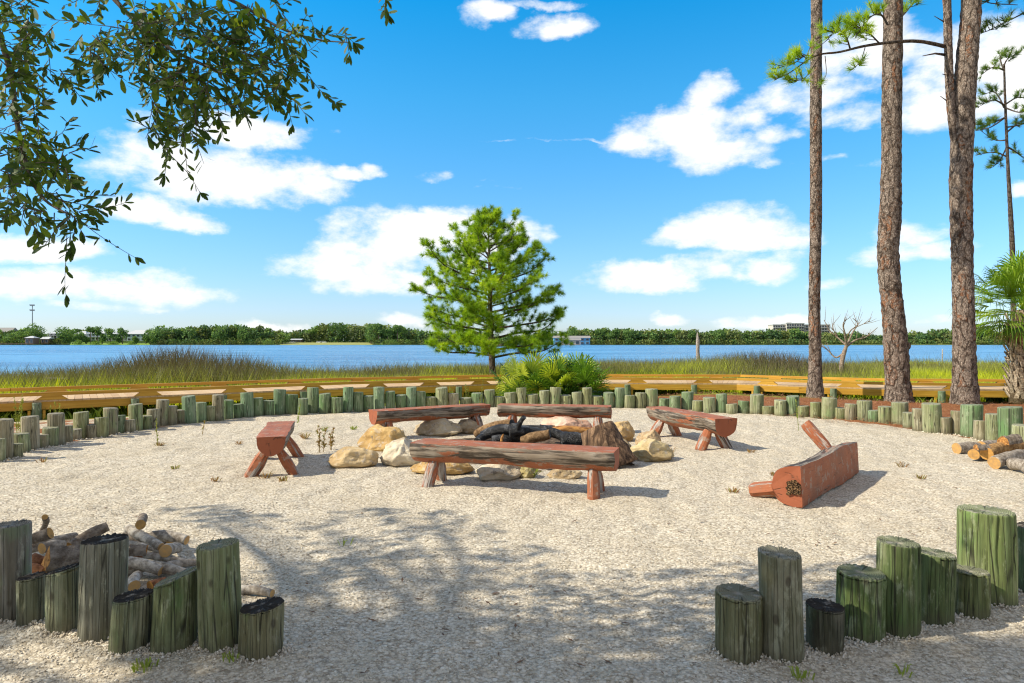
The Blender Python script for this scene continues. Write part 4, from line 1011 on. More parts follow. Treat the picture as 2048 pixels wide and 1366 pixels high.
d1 = 18.0; b1 = Vector(((1631-1024)/F*d1, d1, -.04))
t1 = empty('tall_pine', b1, label='slender straight pine trunk, leftmost of the three big trunks at right', cat='tree', group='tall pines at the right')
pts, rad = trunk_from_px([(-900,1624,1638),(-300,1623,1641),(0,1622,1644),(200,1620,1643),(430,1620,1643),(600,1617.5,1640),(700,1618,1642),(760,1616,1644),(796,1611,1650)], d1)
bark_trunk('trunk', pts, rad, b1, t1, 20); high_crown(t1, b1, P(1630,-900,d1), 3.2, 22)
d2 = 16.75; b2 = Vector(((1798-1024)/F*d2, d2, -.04))
t2 = empty('tall_pine', b2, label='thick crooked pine trunk, middle of the three big trunks at right', cat='tree', group='tall pines at the right')
pts, rad = trunk_from_px([(-1000,1782,1802),(-400,1772,1804),(0,1767.6,1805),(200,1764,1803),(330,1763,1802),(430,1758.5,1801.6),(500,1755,1797),(560,1758,1800),(620,1764,1807),(700,1768,1816),(760,1771,1818),(806,1768,1828)], d2)
bark_trunk('trunk', pts, rad, b2, t2, 30)
mb = MB(); kp = P(1815, 692, d2)-b2; mb.tube([kp+Vector((-.12,0,0)), kp+Vector((.03,-.02,.0)), kp+Vector((.06,-.03,.0))], [.11,.09,.03], 12, rough=.2); mb.obj('burl', M_bark, t2, True)
high_crown(t2, b2, P(1792,-1000,d2), 3.5, 24)
C, D, br = [], [], MB(); rr = random.Random(3)
spray([P(1796,40,d2+.2), P(1815,20,d2+.8), P(1838,-10,d2+1.3)], C, D, rr, br, b2, 16, r0=.03); br.obj('branch', M_bark_small, t2, True); put_needles(t2, C, D, nper=34)
d3 = 15.95; b3 = Vector(((1930-1024)/F*d3, d3, -.04))
t3 = empty('tall_pine', b3, label='forked pine trunk, rightmost of the three big trunks, with a second stem', cat='tree', group='tall pines at the right')
pts, rad = trunk_from_px([(-1000,1955,1975),(-400,1940,1974),(0,1923,1962.7),(110,1913,1956),(200,1906,1950),(350,1899,1944.6),(480,1902,1945),(600,1905,1948),(700,1905.5,1951),(760,1905,1953),(812,1898,1962)], d3)
bark_trunk('trunk', pts, rad, b3, t3, 30)
pts, rad = trunk_from_px([(-800,1870,1880),(-300,1878,1893),(0,1885.6,1902),(100,1888,1905),(200,1892,1909),(260,1898,1916),(330,1906,1926),(420,1912,1932)], d3)
bark_trunk('second_stem', pts, rad, b3, t3, 18, rough=.12)
high_crown(t3, b3, P(1960,-1000,d3), 3.6, 24)
br = MB(); C = []; D = []; rr = random.Random(9)
spray([P(1890,93,d3), P(1840,83,d3-.2), P(1790,84,d3-.4), P(1730,92,d3-.6), P(1680,104,d3-.8), P(1630,112,d3-.9), P(1580,145,d3-1.0), P(1548,160,d3-1.0)], C, D, rr, br, b3, 8, (.1,.25), .92, .045)
spray([P(1700,97,d3-.7), P(1690,70,d3-.9), P(1672,60,d3-1), P(1655,80,d3-1)], C, D, rr, br, b3, 22, (.12,.35), .15, .02)
spray([P(1760,88,d3-.5), P(1730,60,d3-.8), P(1700,50,d3-.9)], C, D, rr, br, b3, 22, (.12,.35), .2, .02)
spray([P(1775,50,d3-.6), P(1762,30,d3-.6), P(1740,35,d3-.8), P(1710,75,d3-.9)], C, D, rr, br, b3, 20, (.1,.35), .2, .025)
spray([P(1632,113,d3-.9), P(1610,112,d3-1), P(1590,125,d3-1), P(1560,135,d3-1)], C, D, rr, br, b3, 22, (.1,.30), .25, .015)
spray([P(1640,112,d3-.9), P(1615,150,d3-.9), P(1600,160,d3-1), P(1580,160,d3-1)], C, D, rr, br, b3, 12, (.08,.22), .35, .012)
spray([P(1730,95,d3-.6), P(1722,120,d3-.6), P(1710,135,d3-.6)], C, D, rr, br, b3, 7, (.05,.15), .5, .010)
spray([P(1650,112,d3-.8), P(1652,150,d3-.8), P(1640,165,d3-.8)], C, D, rr, br, b3, 2, (.05,.12), .8, .010)
put_needles(t3, C, D, nper=40, L=.21, tb=.62)
br.tube([P(1892,110,d3)-b3, P(1870,107,d3)-b3, P(1845,112,d3)-b3], [.035,.022,.008], 6, rough=.15)
for (a_, b_) in (((1890,45),(1868,32)),((1898,205),(1880,192)),((1893,150),(1884,148))): br.tube([P(*a_,d3)-b3, P(*b_,d3)-b3], [.018,.006], 5)
br.obj('branch', M_bark_small, t3, True)
C, D, br = [], [], MB()
spray([P(2060,20,d3+.6), P(2010,45,d3+.2), P(1975,62,d3+.2), P(1962,64,d3)], C, D, rr, br, b3, 22, (.08,.3), .05, .02)
spray([P(1990,-10,d3+.6), P(1975,5,d3+.2), P(2035,10,d3+.2)], C, D, rr, br, b3, 8, (.08,.3), .05, .02)
br.obj('branch', M_bark_small, t3, True); put_needles(t3, C, D, nper=34, L=.20, mt=M_needle_far, tb=.4)
d4 = 30.0; b4 = P(2026,745,d4); b4.z = -.5
t4 = empty('slim_pine', b4, label='slim distant pine with sparse tufts rising above the palm', cat='tree')
pts, rad = trunk_from_px([(128,2006,2010),(200,2007.5,2012.5),(330,2012,2019),(430,2016,2026),(500,2019,2030),(600,2021,2032),(745,2022,2035)], d4)
bark_trunk('trunk', pts, rad, b4, t4, 12, mt=M_bark_small)
C, D, br = [], [], MB(); rr = random.Random(12)
for pl in ([(2007,140),(1985,135),(1962,150)],[(2007,135),(2015,118),(2040,105)],[(2007,140),(2000,115),(2010,105)],[(2008,210),(1985,200),(1955,215)],[(2008,215),(1990,185),(1965,190)],[(2009,210),(2035,195),(2060,200)],[(2009,215),(2040,225),(2065,215)],[(2010,235),(1985,245),(1950,250)],[(2010,235),(1980,255),(1948,262)],
 [(2014,280),(1990,280),(1962,262)],[(2016,315),(1990,305),(1950,310)],[(2015,290),(2000,320),(1985,335)],[(2017,295),(2040,310),(2062,330)],[(2012,255),(2040,250),(2070,240)],[(2013,265),(2045,240),(2070,228)]):
    k = rr.uniform(-1.2,1.2); spray([P(x, y, d4+k*j*.5) for j, (x, y) in enumerate(pl)], C, D, rr, br, b4, 11, (.12,.40), .35, .04)
br.obj('limbs', M_bark_small, t4, True); put_needles(t4, C, D, M_needle_far, 40, .27, .015, .85, 'crown', .5)

# ------------------------------------------------------------------ fan palms
def fan(root_pt, direc, nleaf, L, wd, V, Fs, T, rr, tb, droop=.35, span=2.6, pet=.4, petw=.012):
    """palmate leaf: stalk from root_pt along direc, then leaflets spread round its tip"""
    d = Vector(direc).normalized(); tip = Vector(root_pt)+d*pet
    up_ = Vector((0,0,1)); s = d.cross(up_); s = s.normalized() if s.length > .05 else Vector((1,0,0)); nrm_ = s.cross(d).normalized()
    b = len(V); V += [tuple(Vector(root_pt)-s*petw), tuple(Vector(root_pt)+s*petw), tuple(tip+s*petw*.7), tuple(tip-s*petw*.7)]; Fs.append((b,b+1,b+2,b+3)); T += [tb*.8]*4
    for k in range(nleaf):
        a = (k/(nleaf-1)-.5)*span*1.0; a += rr.uniform(-.03,.03)
        ld = (d*math.cos(a)+s*math.sin(a)+nrm_*.12*math.cos(a*2)).normalized(); ll = L*(.72+.28*math.cos(a*.75))*rr.uniform(.9,1.06)
        w2 = ld.cross(nrm_+Vector((rr.uniform(-.5,.5),rr.uniform(-.5,.5),0))).normalized()*wd
        m1 = tip+ld*ll*.5; m2 = tip+ld*ll*.80-Vector((0,0,droop*ll*.10)); e = tip+ld*ll*.97-Vector((0,0,droop*ll*rr.uniform(.2,.55)))
        b = len(V); V += [tuple(tip-w2*.25), tuple(tip+w2*.25), tuple(m1+w2*.5), tuple(m1-w2*.5), tuple(m2+w2*.33), tuple(m2-w2*.33), tuple(e)]
        Fs += [(b,b+1,b+2,b+3),(b+3,b+2,b+4,b+5),(b+5,b+4,b+6)]; tt = min(1, max(0, tb+rr.uniform(-.12,.12))); T += [tt]*7
# saw palmetto
bp = Vector((1.05, 17.55, -.12)); pal = empty('saw_palmetto', bp, label='wide dark green saw palmetto clump behind the posts', cat='shrub')
V, Fs, T = [], [], []; rr = random.Random(21)
for i in range(125):
    az = rr.uniform(0, 2*PI); el = rr.uniform(.15, 1.35); cx = rr.uniform(-.85,.85)
    d = Vector((math.cos(az)*math.cos(el)*1.1, math.sin(az)*math.cos(el), math.sin(el)))
    st = Vector((cx, rr.uniform(-.35,.35), .05+.1*rr.random())); pet = rr.uniform(.30,.55)*(1.0 if el < .7 else 1.5)
    fan(st, d, 20, rr.uniform(.48,.66), .033, V, Fs, T, rr, rr.choice([.05,.12,.3,.45,.8]) if i % 9 else .95, .5, 3.4, pet)
mk('foliage', V, Fs, M_palmetto, pal, tintv=T)
mb = MB()
for i in range(9): a = rr.uniform(0, 2*PI); mb.tube([(rr.uniform(-.6,.6), rr.uniform(-.3,.3), -.02), (rr.uniform(-.8,.8), rr.uniform(-.4,.2), .18)], [.05,.035], 8, rough=.2)
o = mb.obj('stem', M_grey, pal, True); o.color = (.26,.18,.11,1)
# light green round bush behind it
def bush(base, rx, ry, h, n, L, mt, label, name='round_bush', tb=.6, cat='bush', group=None):
    root = empty(name, base, label=label, cat=cat, group=group)
    u = unit(rng.normal(size=(n,3))); u[:,2] = np.abs(u[:,2]); r = rng.random(n)**.4
    lump = 1+.18*np.sin(u[:,0]*6+1)*np.cos(u[:,1]*5+u[:,2]*7)
    Pp = u*r[:,None]*lump[:,None]*np.array([rx,ry,h]); D = unit(u+rng.normal(size=(n,3))*.6+np.array([0,0,.4])); V, Fs, t = diamonds(Pp, D, unit(rng.normal(size=(n,3))), L*(.7+.6*rng.random(n)), L*.4*np.ones(n), np.clip(rng.normal(tb,.2,n),0,1))
    mk('foliage', V, Fs, mt, root, tintv=t)
    mb = MB()
    for k in range(6): a = k*1.05; mb.tube([(0,0,-.05),(rx*.5*math.cos(a), ry*.5*math.sin(a), h*.6)], [.02*max(1,rx),.008*max(1,rx)], 5)
    o = mb.obj('stem', M_grey, root); o.color = (.25,.2,.14,1); return root
bush(Vector((-.02,18.6,-.15)), .42,.42,1.18, 5200, .05, M_bush, 'bright lime green rounded bush left of the saw palmetto', tb=.75)
bush(Vector((.72,18.9,-.15)), .30,.30,1.14, 2200, .06, leafm('rust_leaves', (.28,.10,.02), (.42,.22,.03), (.40,.40,.05), .3), 'orange-brown leafy shoots rising from the back of the saw palmetto', 'rusty_shrub')
# cabbage palm
bpm = Vector((12.62, 16.88, .03)); cp = empty('cabbage_palm', bpm, label='cabbage palm with criss-cross boots on its trunk at the right edge', cat='palm tree')
tr = MB().tube([(0,0,-.1),(0,0,.5),(.02,0,1.1),(.04,0,1.9),(.05,0,2.2)], [.27,.25,.24,.22,.16], 18, rough=.1); o = tr.obj('trunk', M_grey, cp, True); o.color = (.34,.26,.18,1)
mb = MB(); rr = random.Random(31)
for lv in range(15):
    z = .02+lv*.13
    for k in range(9):
        a = 2*PI*(k+(.5 if lv % 2 else 0))/9+rr.uniform(-.08,.08); r = .235; out = Vector((math.cos(a), math.sin(a), 0)); sd = Vector((-out.y, out.x, 0)); s0 = 1 if (lv+k) % 2 else -1
        p = out*r+Vector((0,0,z)); e = p+out*rr.uniform(.07,.15)+sd*.10*s0+Vector((0,0,rr.uniform(.20,.30)))
        w_ = .055; Vv = [p-sd*w_, p+sd*w_, p+sd*w_+out*.03, p-sd*w_+out*.03, e-sd*w_*.7, e+sd*w_*.7, e+sd*w_*.7+out*.022, e-sd*w_*.7+out*.022]
        mb.add(Vv, [(0,1,2,3),(4,7,6,5),(0,4,5,1),(1,5,6,2),(2,6,7,3),(3,7,4,0)])
o = mb.obj('boots', M_grey, cp); o.color = (.72,.60,.46,1)
V, Fs, T = [], [], []
for i in range(66):
    az = i*2.4+rr.uniform(-.3,.3); el = 1.45-2.0*(i/66)**.9+rr.uniform(-.1,.1)
    d = Vector((math.cos(az)*math.cos(el), math.sin(az)*math.cos(el), math.sin(el))); st = Vector((.05,0,2.15))
    L = rr.uniform(.66,.88)
    fan(st+d*.08, d, 24, L, .030, V, Fs, T, rr, .25+.6*rr.random() if el > -.3 else .1, 1.0, 2.7, rr.uniform(.65,.95), .016)
mk('crown', V, Fs, M_palm, cp, tintv=T)
V, Fs, T = [], [], []
for i in range(12):
    az = i*.55+rr.uniform(-.2,.2); d = Vector((math.cos(az)*.7, math.sin(az)*.7, -.6)); fan(Vector((.05,0,2.05)), d, 12, .5, .03, V, Fs, T, rr, .0, 1.2, 1.6, .35, .014)
mk('dead_fronds', V, Fs, leafm('dead_palm', (.34,.21,.10), (.40,.27,.14), (.45,.33,.2), .1), cp, tintv=T)

# ------------------------------------------------------------------ dead wood in the marsh
def dead_tree():
    d = 33.0; base = P(1685, 735, d); base.z = -.6; root = empty('dead_tree', base, label='bare bleached dead tree standing in the marsh between the pine trunks', cat='tree')
    br = MB(); rr = random.Random(4)
    def w_(pl, r0, r1): 
        pts = smooth_path([P(x, y, d+dz)-base for x, y, dz in pl], 5); br.tube(pts, lerp_list([r0*.8,(r0+r1)*.35,r1*.8], len(pts)), 7, rough=.18)
        for k in range(3+len(pl)):
            i = rr.randrange(len(pts)//3, len(pts)-1); q = pts[i]; t = (pts[i+1]-pts[i]).normalized(); v = (t+Vector((rr.uniform(-.9,.9), rr.uniform(-.6,.6), rr.uniform(-.1,.9)))).normalized(); L = rr.uniform(.25,.8)
            br.tube([q, q+v*L*.5, q+v*L+Vector((0,0,.05))], [max(.012, r1*.9),.010,.004], 5)
    tk = MB(); tp = smooth_path([P(x,y,d)-base for x,y in ((1682,760),(1684,722),(1690,700),(1693,690))],4); tk.tube(tp, lerp_list([.13,.11,.09,.08], len(tp)), 10, rough=.2); o = tk.obj('trunk', M_grey, root, True); o.color = (.42,.33,.26,1)
    w_([(1690,703,0),(1672,715,.2),(1655,700,.5),(1640,690,.6)], .07, .02)
    w_([(1693,692,0),(1690,670,-.2),(1686,650,-.3),(1690,640,-.3)], .085, .02)
    w_([(1692,690,0),(1675,675,.3),(1660,662,.5),(1648,640,.6)], .07, .015)
    w_([(1694,692,0),(1712,680,0),(1730,675,.1),(1755,655,.2)], .08, .015)
    w_([(1694,690,0),(1705,665,.3),(1715,648,.4),(1705,636,.4)], .07, .015)
    w_([(1692,680,0),(1702,660,-.5),(1722,650,-.7),(1740,642,-.8)], .05, .012)
    w_([(1675,672,.3),(1665,655,.3),(1672,640,.3)], .04, .012)
    o = br.obj('limbs', M_grey, root, True); o.color = (.42,.33,.26,1)
dead_tree()
b = P(1397,720,44); b.z = -.9; mb = MB().tube([(0,0,0),(.02,0,.9),(-.05,0,1.7),(-.03,0,2.4),(-.08,0,2.95)], [.17,.15,.13,.11,.02], 9, rough=.35, fr=4); o = mb.obj('dead_snag', M_grey, None, True, loc=b); o.color = (.50,.44,.40,1); tag(o, 'pale broken dead trunk standing in the marsh at the water', 'snag')
b = P(1884,720,50); b.z = -1.1; mb = MB().tube([(0,0,0),(.03,0,2.0)], [.05,.04], 6); o = mb.obj('mooring_stake', M_grey, None, True, loc=b); o.color = (.55,.52,.5,1); tag(o, 'thin stake standing in the lake between the crooked and forked trunks', 'stake')
b = P(112,765,21); b.z = -.35; mb = MB().tube([(0,0,-.1),(0,0,.45),(.02,0,.68)], [.42,.36,.33], 16, rough=.3, fr=4); o = mb.obj('marsh_stump', M_grey, None, False, loc=b); o.color = (.16,.12,.09,1); tag(o, 'dark old stump in the marsh grass at left', 'stump')

# ------------------------------------------------------------------ far shore
DF = 486.0
def crown_quads(c, R, n, L, tb, seed=0, flat_=.75):
    r_ = np.random.default_rng(seed); u = unit(r_.normal(size=(n,3))); rad = .78+.22*r_.random(n)
    Pp = np.array(c)+u*rad[:,None]*np.array([R[0],R[1],R[2]]); D = unit(r_.normal(size=(n,3))+np.array([0,0,.3])); Nn = unit(u+r_.normal(size=(n,3))*.5)
    t = np.clip(r_.normal(tb,.2,n), 0, 1); return diamonds(Pp, D, Nn, L*(.7+.6*r_.random(n)), L*.8*np.ones(n), t)
class Acc:
    def __init__(s): s.V = []; s.F = []; s.T = []; s.n = 0
    def add(s, r): V, Fs, T = r; s.V.append(V); s.F.append(Fs+s.n); s.T.append(T); s.n += len(V)
    def obj(s, name, mt, parent=None, sub=None):
        V = np.concatenate(s.V); 
        if sub is not None: V = V-np.array(sub)
        return mk(name, V, np.concatenate(s.F), mt, parent, tintv=np.concatenate(s.T))
def fx(x, d=DF): return (x-1024)/F*d
def fz(y, d=DF): return H-(y-683)/F*d
# skyline of the far wood: (x, y of tree tops)
sky_pts = [(-120,655),(0,662),(40,664),(62,655),(88,668),(120,668),(145,660),(170,666),(215,669),(285,668),(300,662),(320,655),(350,660),(380,658),(410,655),(440,654),(470,651),(500,655),(525,657),(545,662),(560,664),(600,662),(640,653),(670,648),(700,654),(730,652),(760,650),(790,654),(820,658),(850,664),(880,668),(940,672),(1000,674),(1060,674),(1100,668),(1130,664),(1145,655),(1160,660),(1185,664),(1200,660),(1240,660),(1280,662),(1330,664),(1370,660),(1410,663),(1450,661),(1500,664),(1540,663),(1580,661),(1620,663),(1700,668),(1760,674),(1810,668),(1860,664),(1900,662),(1960,664),(2000,664),(2100,660),(2300,660)]
xs_, ys_ = [p[0] for p in sky_pts], [p[1] for p in sky_pts]
woods = Acc(); woods2 = Acc(); rr = random.Random(77)
x = -110.0
gaps = [(95,300),(575,745)]
while x < 2200:
    yt = np.interp(x, xs_, ys_)+rr.uniform(-4.5,5)
    dd = DF+rr.uniform(14,40)
    if 570 < x < 745 or 95 < x < 300: dd = DF+rr.uniform(60,100)
    zt = fz(yt, dd); R = rr.uniform(2.6,5.6); X = fx(x, dd)
    if zt > 1:
        (woods if rr.random() < .7 else woods2).add(crown_quads((X, dd, zt-R*.75), (R, R, R*.75), 120, 1.6, rr.uniform(.15,.85), int(x*10)+1200))
        (woods if rr.random() < .5 else woods2).add(crown_quads((X+rr.uniform(-2,2), dd-2, max(1.2, zt*.45)), (R*1.15, R, max(1.5, zt*.45)), 130, 1.7, rr.uniform(.0,.4), int(x*10)+1700))
    # understorey at the waterline
    if not (140 < x < 295 or 560 < x < 750):
        (woods2 if rr.random() < .6 else woods).add(crown_quads((fx(x, DF+6), DF+6+rr.uniform(0,4), .8), (2.6, 2.2, rr.uniform(1.6,3.0)), 60, 1.0, rr.uniform(.2,.6), int(x*10)+2500))
    x += rr.uniform(4.0, 7.5)
for d_ in (90, 150):
    x = -160.0
    while x < 2260:
        yt = np.interp(x, xs_, ys_)+rr.uniform(2,7); dd = DF+d_; zt = fz(yt, dd); R = 5.5
        if zt > 2: woods.add(crown_quads((fx(x, dd), dd, zt*.5), (R, R, zt*.5), 90, 2.0, rr.uniform(.2,.45), int(x*7)+5000+d_))
        x += 12
o = woods.obj('far_woods', M_far1); tag(o, 'dark green wood covering the far shore of the lake', 'woods', kind='stuff')
o = woods2.obj('far_scrub', M_far2); tag(o, 'olive green scrub along the far waterline', 'scrub', kind='stuff')
# single trees one can tell apart
def far_tree(x, yt, wpx, label, style='round', d=DF+10, y0=689, mt=M_far1, tb=.5, name=None):
    z1 = fz(yt, d); z0 = -.6; R = wpx/2/F*d; X = fx(x, d); base = Vector((X, d, z0)); hgt_ = z1-z0
    root = empty(name or ('shore_pine' if style == 'pine' else 'shore_oak'), base, label=label, cat='tree', group='trees standing out on the far shore')
    A = Acc(); rr = random.Random(int(x))
    if style == 'pine':
        for k in range(10): A.add(crown_quads((rr.uniform(-.6,.6)*R, rr.uniform(-.4,.4)*R, hgt_-R*.5-rr.random()*R*1.5), (R*.55, R*.55, R*.36), 60, 1.0, tb+rr.uniform(-.1,.1), int(x)+k))
        t0 = hgt_-R*1.2
    else:
        for k in range(9): A.add(crown_quads((rr.uniform(-.5,.5)*R, rr.uniform(-.5,.5)*R, rr.uniform(.35,.80)*hgt_), (R*.55, R*.55, hgt_*.24), 80, 1.0, tb+rr.uniform(-.15,.15), int(x)+k))
        t0 = hgt_*.6
    A.obj('crown', mt, root)
    mb = MB().tube([(0,0,0),(.1,0,t0*.5),(0,0,t0+.5)], [.35,.28,.18], 7); mb.tube([(0,0,t0*.8),(R*.4,0,t0+1)], [.15,.08], 5); o = mb.obj('trunk', M_grey, root); o.color = (.25,.19,.15,1)
for a in [(181,652,17,'round-topped pine, leftmost of four before the pale houses','pine'),(195,650,19,'taller pine second of four before the pale houses','pine'),(221,651,22,'broad-topped pine third of four before the pale houses','pine'),(245,654,19,'right-hand pine of four before the pale houses','pine'),
 (72,648,40,'light green leaning tree under the light tower','round'),(30,664,44,'dark rounded oak beside the grey gabled house','round'),(130,653,46,'large dome-shaped oak left of the pale houses','round'),(160,662,22,'smaller oak at the right side of the dome-shaped one','round'),(172,672,12,'small yellow-green tree before the pale house porch','round'),
 (128,664,20,'low tree hiding the front of the small white house','round'),(205,668,14,'small tree before the pale blue house','round'),(236,669,16,'small tree before the long white house','round'),(270,672,14,'small tree before the broad hip-roofed house','round'),(292,670,12,'small tree at the right corner of the hip-roofed house','round'),
 (315,653,28,'big rounded tree where the dense far wood begins','round'),(440,650,30,'rounded pine standing above the middle of the left wood','round'),(486,650,24,'pine top standing highest in the left wood','round'),
 (757,645,20,'tall pine right of the mown far bank','pine'),(742,648,22,'full tall tree at the right end of the mown far bank','round'),(795,648,18,'flat-topped pine nearest the young pine on the far shore','pine'),(775,655,16,'pine left of the flat-topped one on the far shore','pine'),
 (1145,650,26,'rounded tree rising behind the blue house','round'),(1200,656,18,'pine just right of the blue house','pine'),(1256,657,24,'pine crown above the far wood right of the blue house','pine'),(1382,657,20,'rounded pine in the wood left of the broken snag','pine'),
 (1590,655,20,'tallest tree before the apartment building','pine'),(1440,661,26,'low rounded tree right of the broken snag','round'),(1232,657,16,'pine second from the blue house on the right','pine'),(1306,660,20,'rounded tree midway along the right far wood','round')]: far_tree(*a)
def bankbush(x, w_, h_, lb): bush(Vector((fx(x), DF+1, -.9)), w_/2/F*DF, 1.5, h_/F*DF, 260, 1.0, M_far1, lb, 'bank_bush', .75, 'bush', 'bushes on the far bank')
bankbush(155,14,9,'low green bush left on the lawn bank below the pale houses'); bankbush(190,26,7,'wide low bush below the four pines'); bankbush(225,22,6,'low bush below the broad-topped pine'); bankbush(262,14,7,'small bush at the right end of the lawn bank'); bankbush(535,30,11,'tan reedy bush at the right end of the left wood'); bankbush(780,40,9,'tan reedy bush beneath the flat-topped far pine')
# mown banks: sloping lawns on the shore
def lawn(x0, x1, yb, yt, col, nm='lawn'):
    mt = flat('lawn_'+str(x0), col, .95, .25, .4); d0 = F*(H+.85)/(yb-683) if False else DF-3; d1 = DF+45
    V = [(fx(x0,d0), d0, -.95), (fx(x1,d0), d0, -.95), (fx(x1,d1), d1, fz(yt,d1)), (fx(x0,d1), d1, fz(yt,d1))]
    V += [(v[0], v[1], v[2]-4) for v in V]; tag(mk(nm, V, [(0,1,2,3),(0,4,5,1),(1,5,6,2),(3,2,6,7),(0,3,7,4)], mt), kind='structure')
lawn(560, 745, 690, 685.0, (.30,.31,.10)); lawn(140, 300, 690, 683.5, (.20,.32,.05)); lawn(1640, 1960, 690, 687, (.22,.27,.08))
# buildings
M_white = flat('white_paint', (.46,.48,.49), .6, .05, 1); M_roofw = flat('pale_metal_roof', (.52,.54,.56), .5, .06, 1); M_blueg = flat('grey_blue_siding', (.34,.42,.50), .7, .08, 1)
M_glass = flat('dark_window', (.04,.055,.075), .15, .2, 1, .6); M_roofg = flat('grey_shingles', (.28,.27,.26), .9, .12, 1); M_blue = flat('blue_siding', (.12,.36,.58), .7, .08, 1); M_pink = flat('pinkish_siding', (.52,.40,.36), .8, .1, 1); M_conc = flat('concrete', (.55,.52,.47), .8, .08, 1); M_brown = flat('brown_wood', (.20,.13,.09), .8, .15, 1)
def house(x0, x1, yroof, yeave, ybase, d, wall, roofm, label, name='lake_house', dep=9, hip=True, nwin=4, floors=2, porch=False, cat='house', group='houses on the far shore', wmat=None):
    X0, X1 = fx(x0, d), fx(x1, d); z0 = fz(ybase, d); ze = fz(yeave, d); zr = fz(yroof, d); c = Vector(((X0+X1)/2, d+dep/2, z0)); W_ = X1-X0; hw = W_/2
    root = empty(name, c, label=label, cat=cat, group=group)
    MB().box((0,0,(ze-z0)/2), (W_, dep, ze-z0)).obj('wall', wall, root)
    o_ = .5; zz = ze-z0; zt = zr-z0; ins = min(hw*.8, dep*.5) if hip else 0
    V = [(-hw-o_,-dep/2-o_,zz),(hw+o_,-dep/2-o_,zz),(hw+o_,dep/2+o_,zz),(-hw-o_,dep/2+o_,zz),(-hw-o_+ins,0,zt),(hw+o_-ins,0,zt)]
    mk('roof', V, [(0,1,5,4),(1,2,5),(2,3,4,5),(3,0,4),(3,2,1,0)], roofm, root)
    fh = zz/floors
    for f_ in range(floors):
        for k in range(nwin):
            xx = -hw+W_*(k+.5)/nwin; w_ = W_/nwin*.5
            fr = MB().box((0,0,0), (w_+.25,.12,fh*.5+.25)).obj('window', wmat or M_white, root, loc=(xx,-dep/2-.05,fh*(f_+.52))); MB().box((0,-.08,0), (w_,.06,fh*.5)).obj('pane', M_glass, fr)
    if porch:
        mb = MB()
        n_ = max(3, int(W_/3))
        for k in range(n_+1): mb.box((-hw+W_*k/n_, -dep/2-1.8, zz/2), (.3,.3,zz))
        mb.box((0,-dep/2-1.0,zz*.5), (W_,2,.2)); mb.box((0,-dep/2-1.9,zz*.5+.9), (W_,.1,.1)); mb.obj('porch', M_white, root)
    return root
house(-18,21,655,664,677,DF+34,M_white,M_roofg,'grey-roofed white house at the left edge of the far shore',hip=False,nwin=3,floors=1)
house(98,117,662.5,667,676,DF+26,M_white,M_roofw,'small white two-storey house with pale roof left of the dome oak',nwin=2,porch=True)
house(150,172,662,668,681,DF+34,M_white,M_roofw,'pale house mostly behind the dome oak',nwin=3,porch=True)
house(176,212,661.5,667,681,DF+30,M_blueg,M_roofw,'pale blue two-storey house with white columns behind the four pines',nwin=5,porch=True)
house(216,262,663,667.5,682,DF+30,M_white,M_roofw,'long low white house right of the pale blue one',nwin=6,porch=True,floors=2)
house(254,299,660,668,682,DF+26,M_blueg,M_roofw,'grey house with broad white hip roof next to the dense wood',nwin=5,porch=False)
house(50,67,672,676,688.5,DF-4,M_brown,M_roofw,'dark boathouse with pale roof at the left waterline','boathouse',6,nwin=2,floors=1,cat='boathouse',group='boathouses on the far shore')
house(82,97,673.5,678,687,DF+4,M_brown,M_roofw,'brown shed with white roof right of the boathouse','waterside_shed',6,False,2,1,cat='shed',group='boathouses on the far shore')
house(582,602,677.5,679.5,684.5,DF+52,M_brown,M_roofw,'low open pavilion with white roof on the mown far bank','picnic_pavilion',6,False,4,1,cat='pavilion',group=None)
house(547,556,679,682,686,DF+40,M_white,M_roofw,'tiny white shed by the boat ramp','white_shed',4,False,1,1,cat='shed',group=None)
house(964,986,671,676,684,DF+20,M_white,M_roofg,'white gabled house seen past the young pine trunk',hip=False,nwin=3,floors=1)
house(1108,1180,671.5,676,689.5,DF-6,M_blue,M_roofg,'blue house with grey roof at the waterline right of the young pine',nwin=7,floors=2,hip=False)
house(1124,1161,676.5,680,691,DF-18,M_pink,M_roofg,'pinkish boathouse in front of the blue house','boathouse',6,False,3,1,cat='boathouse',group='boathouses on the far shore')
house(709,731,651.5,654,668,DF+170,M_conc,M_pink,'beige building top peeping over the wood left of the young pine','distant_building',12,True,3,1,cat='building',group=None)
# apartment block
def condo():
    d = 820.0; c = Vector((fx(1603,d), d, 0)); root = empty('apartment_building', c, label='long pale apartment block with balconies rising above the right far wood', cat='building')
    def blk(x0, x1, yt, nm, fl=6, nb=8, off=0):
        X0, X1 = fx(x0,d)-c.x, fx(x1,d)-c.x; zt = fz(yt,d); o = MB().box(((X0+X1)/2, 8+off, zt/2), (X1-X0, 16, zt)).obj(nm, M_conc, root)
        fh = 3.3; n_ = int(zt/fh)
        for f_ in range(max(0, n_-5), n_):
            z = zt-fh*(n_-f_)+fh*.45
            MB().box(((X0+X1)/2, off-1.1, z-fh*.42), (X1-X0, 2.2, .5)).obj('balcony', M_white, root)
            w_ = (X1-X0)/nb
            for k in range(nb): MB().box((X0+w_*(k+.5), off-.05, z+.1), (w_*.68, .12, fh*.62)).obj('window', M_glass, root)
        MB().box(((X0+X1)/2, 8+off, zt+.4), (X1-X0+1, 17, .8)).obj('parapet', M_white, root)
    blk(1546,1570,650,'wing',nb=5); blk(1571,1606,647.5,'wing',nb=7,off=-3); blk(1607,1661,650,'wing',nb=10,off=2)
    MB().box((fx(1580,d)-c.x, 6, fz(648,d)-1), (6,6,6)).obj('lift_tower', M_conc, root)
condo()
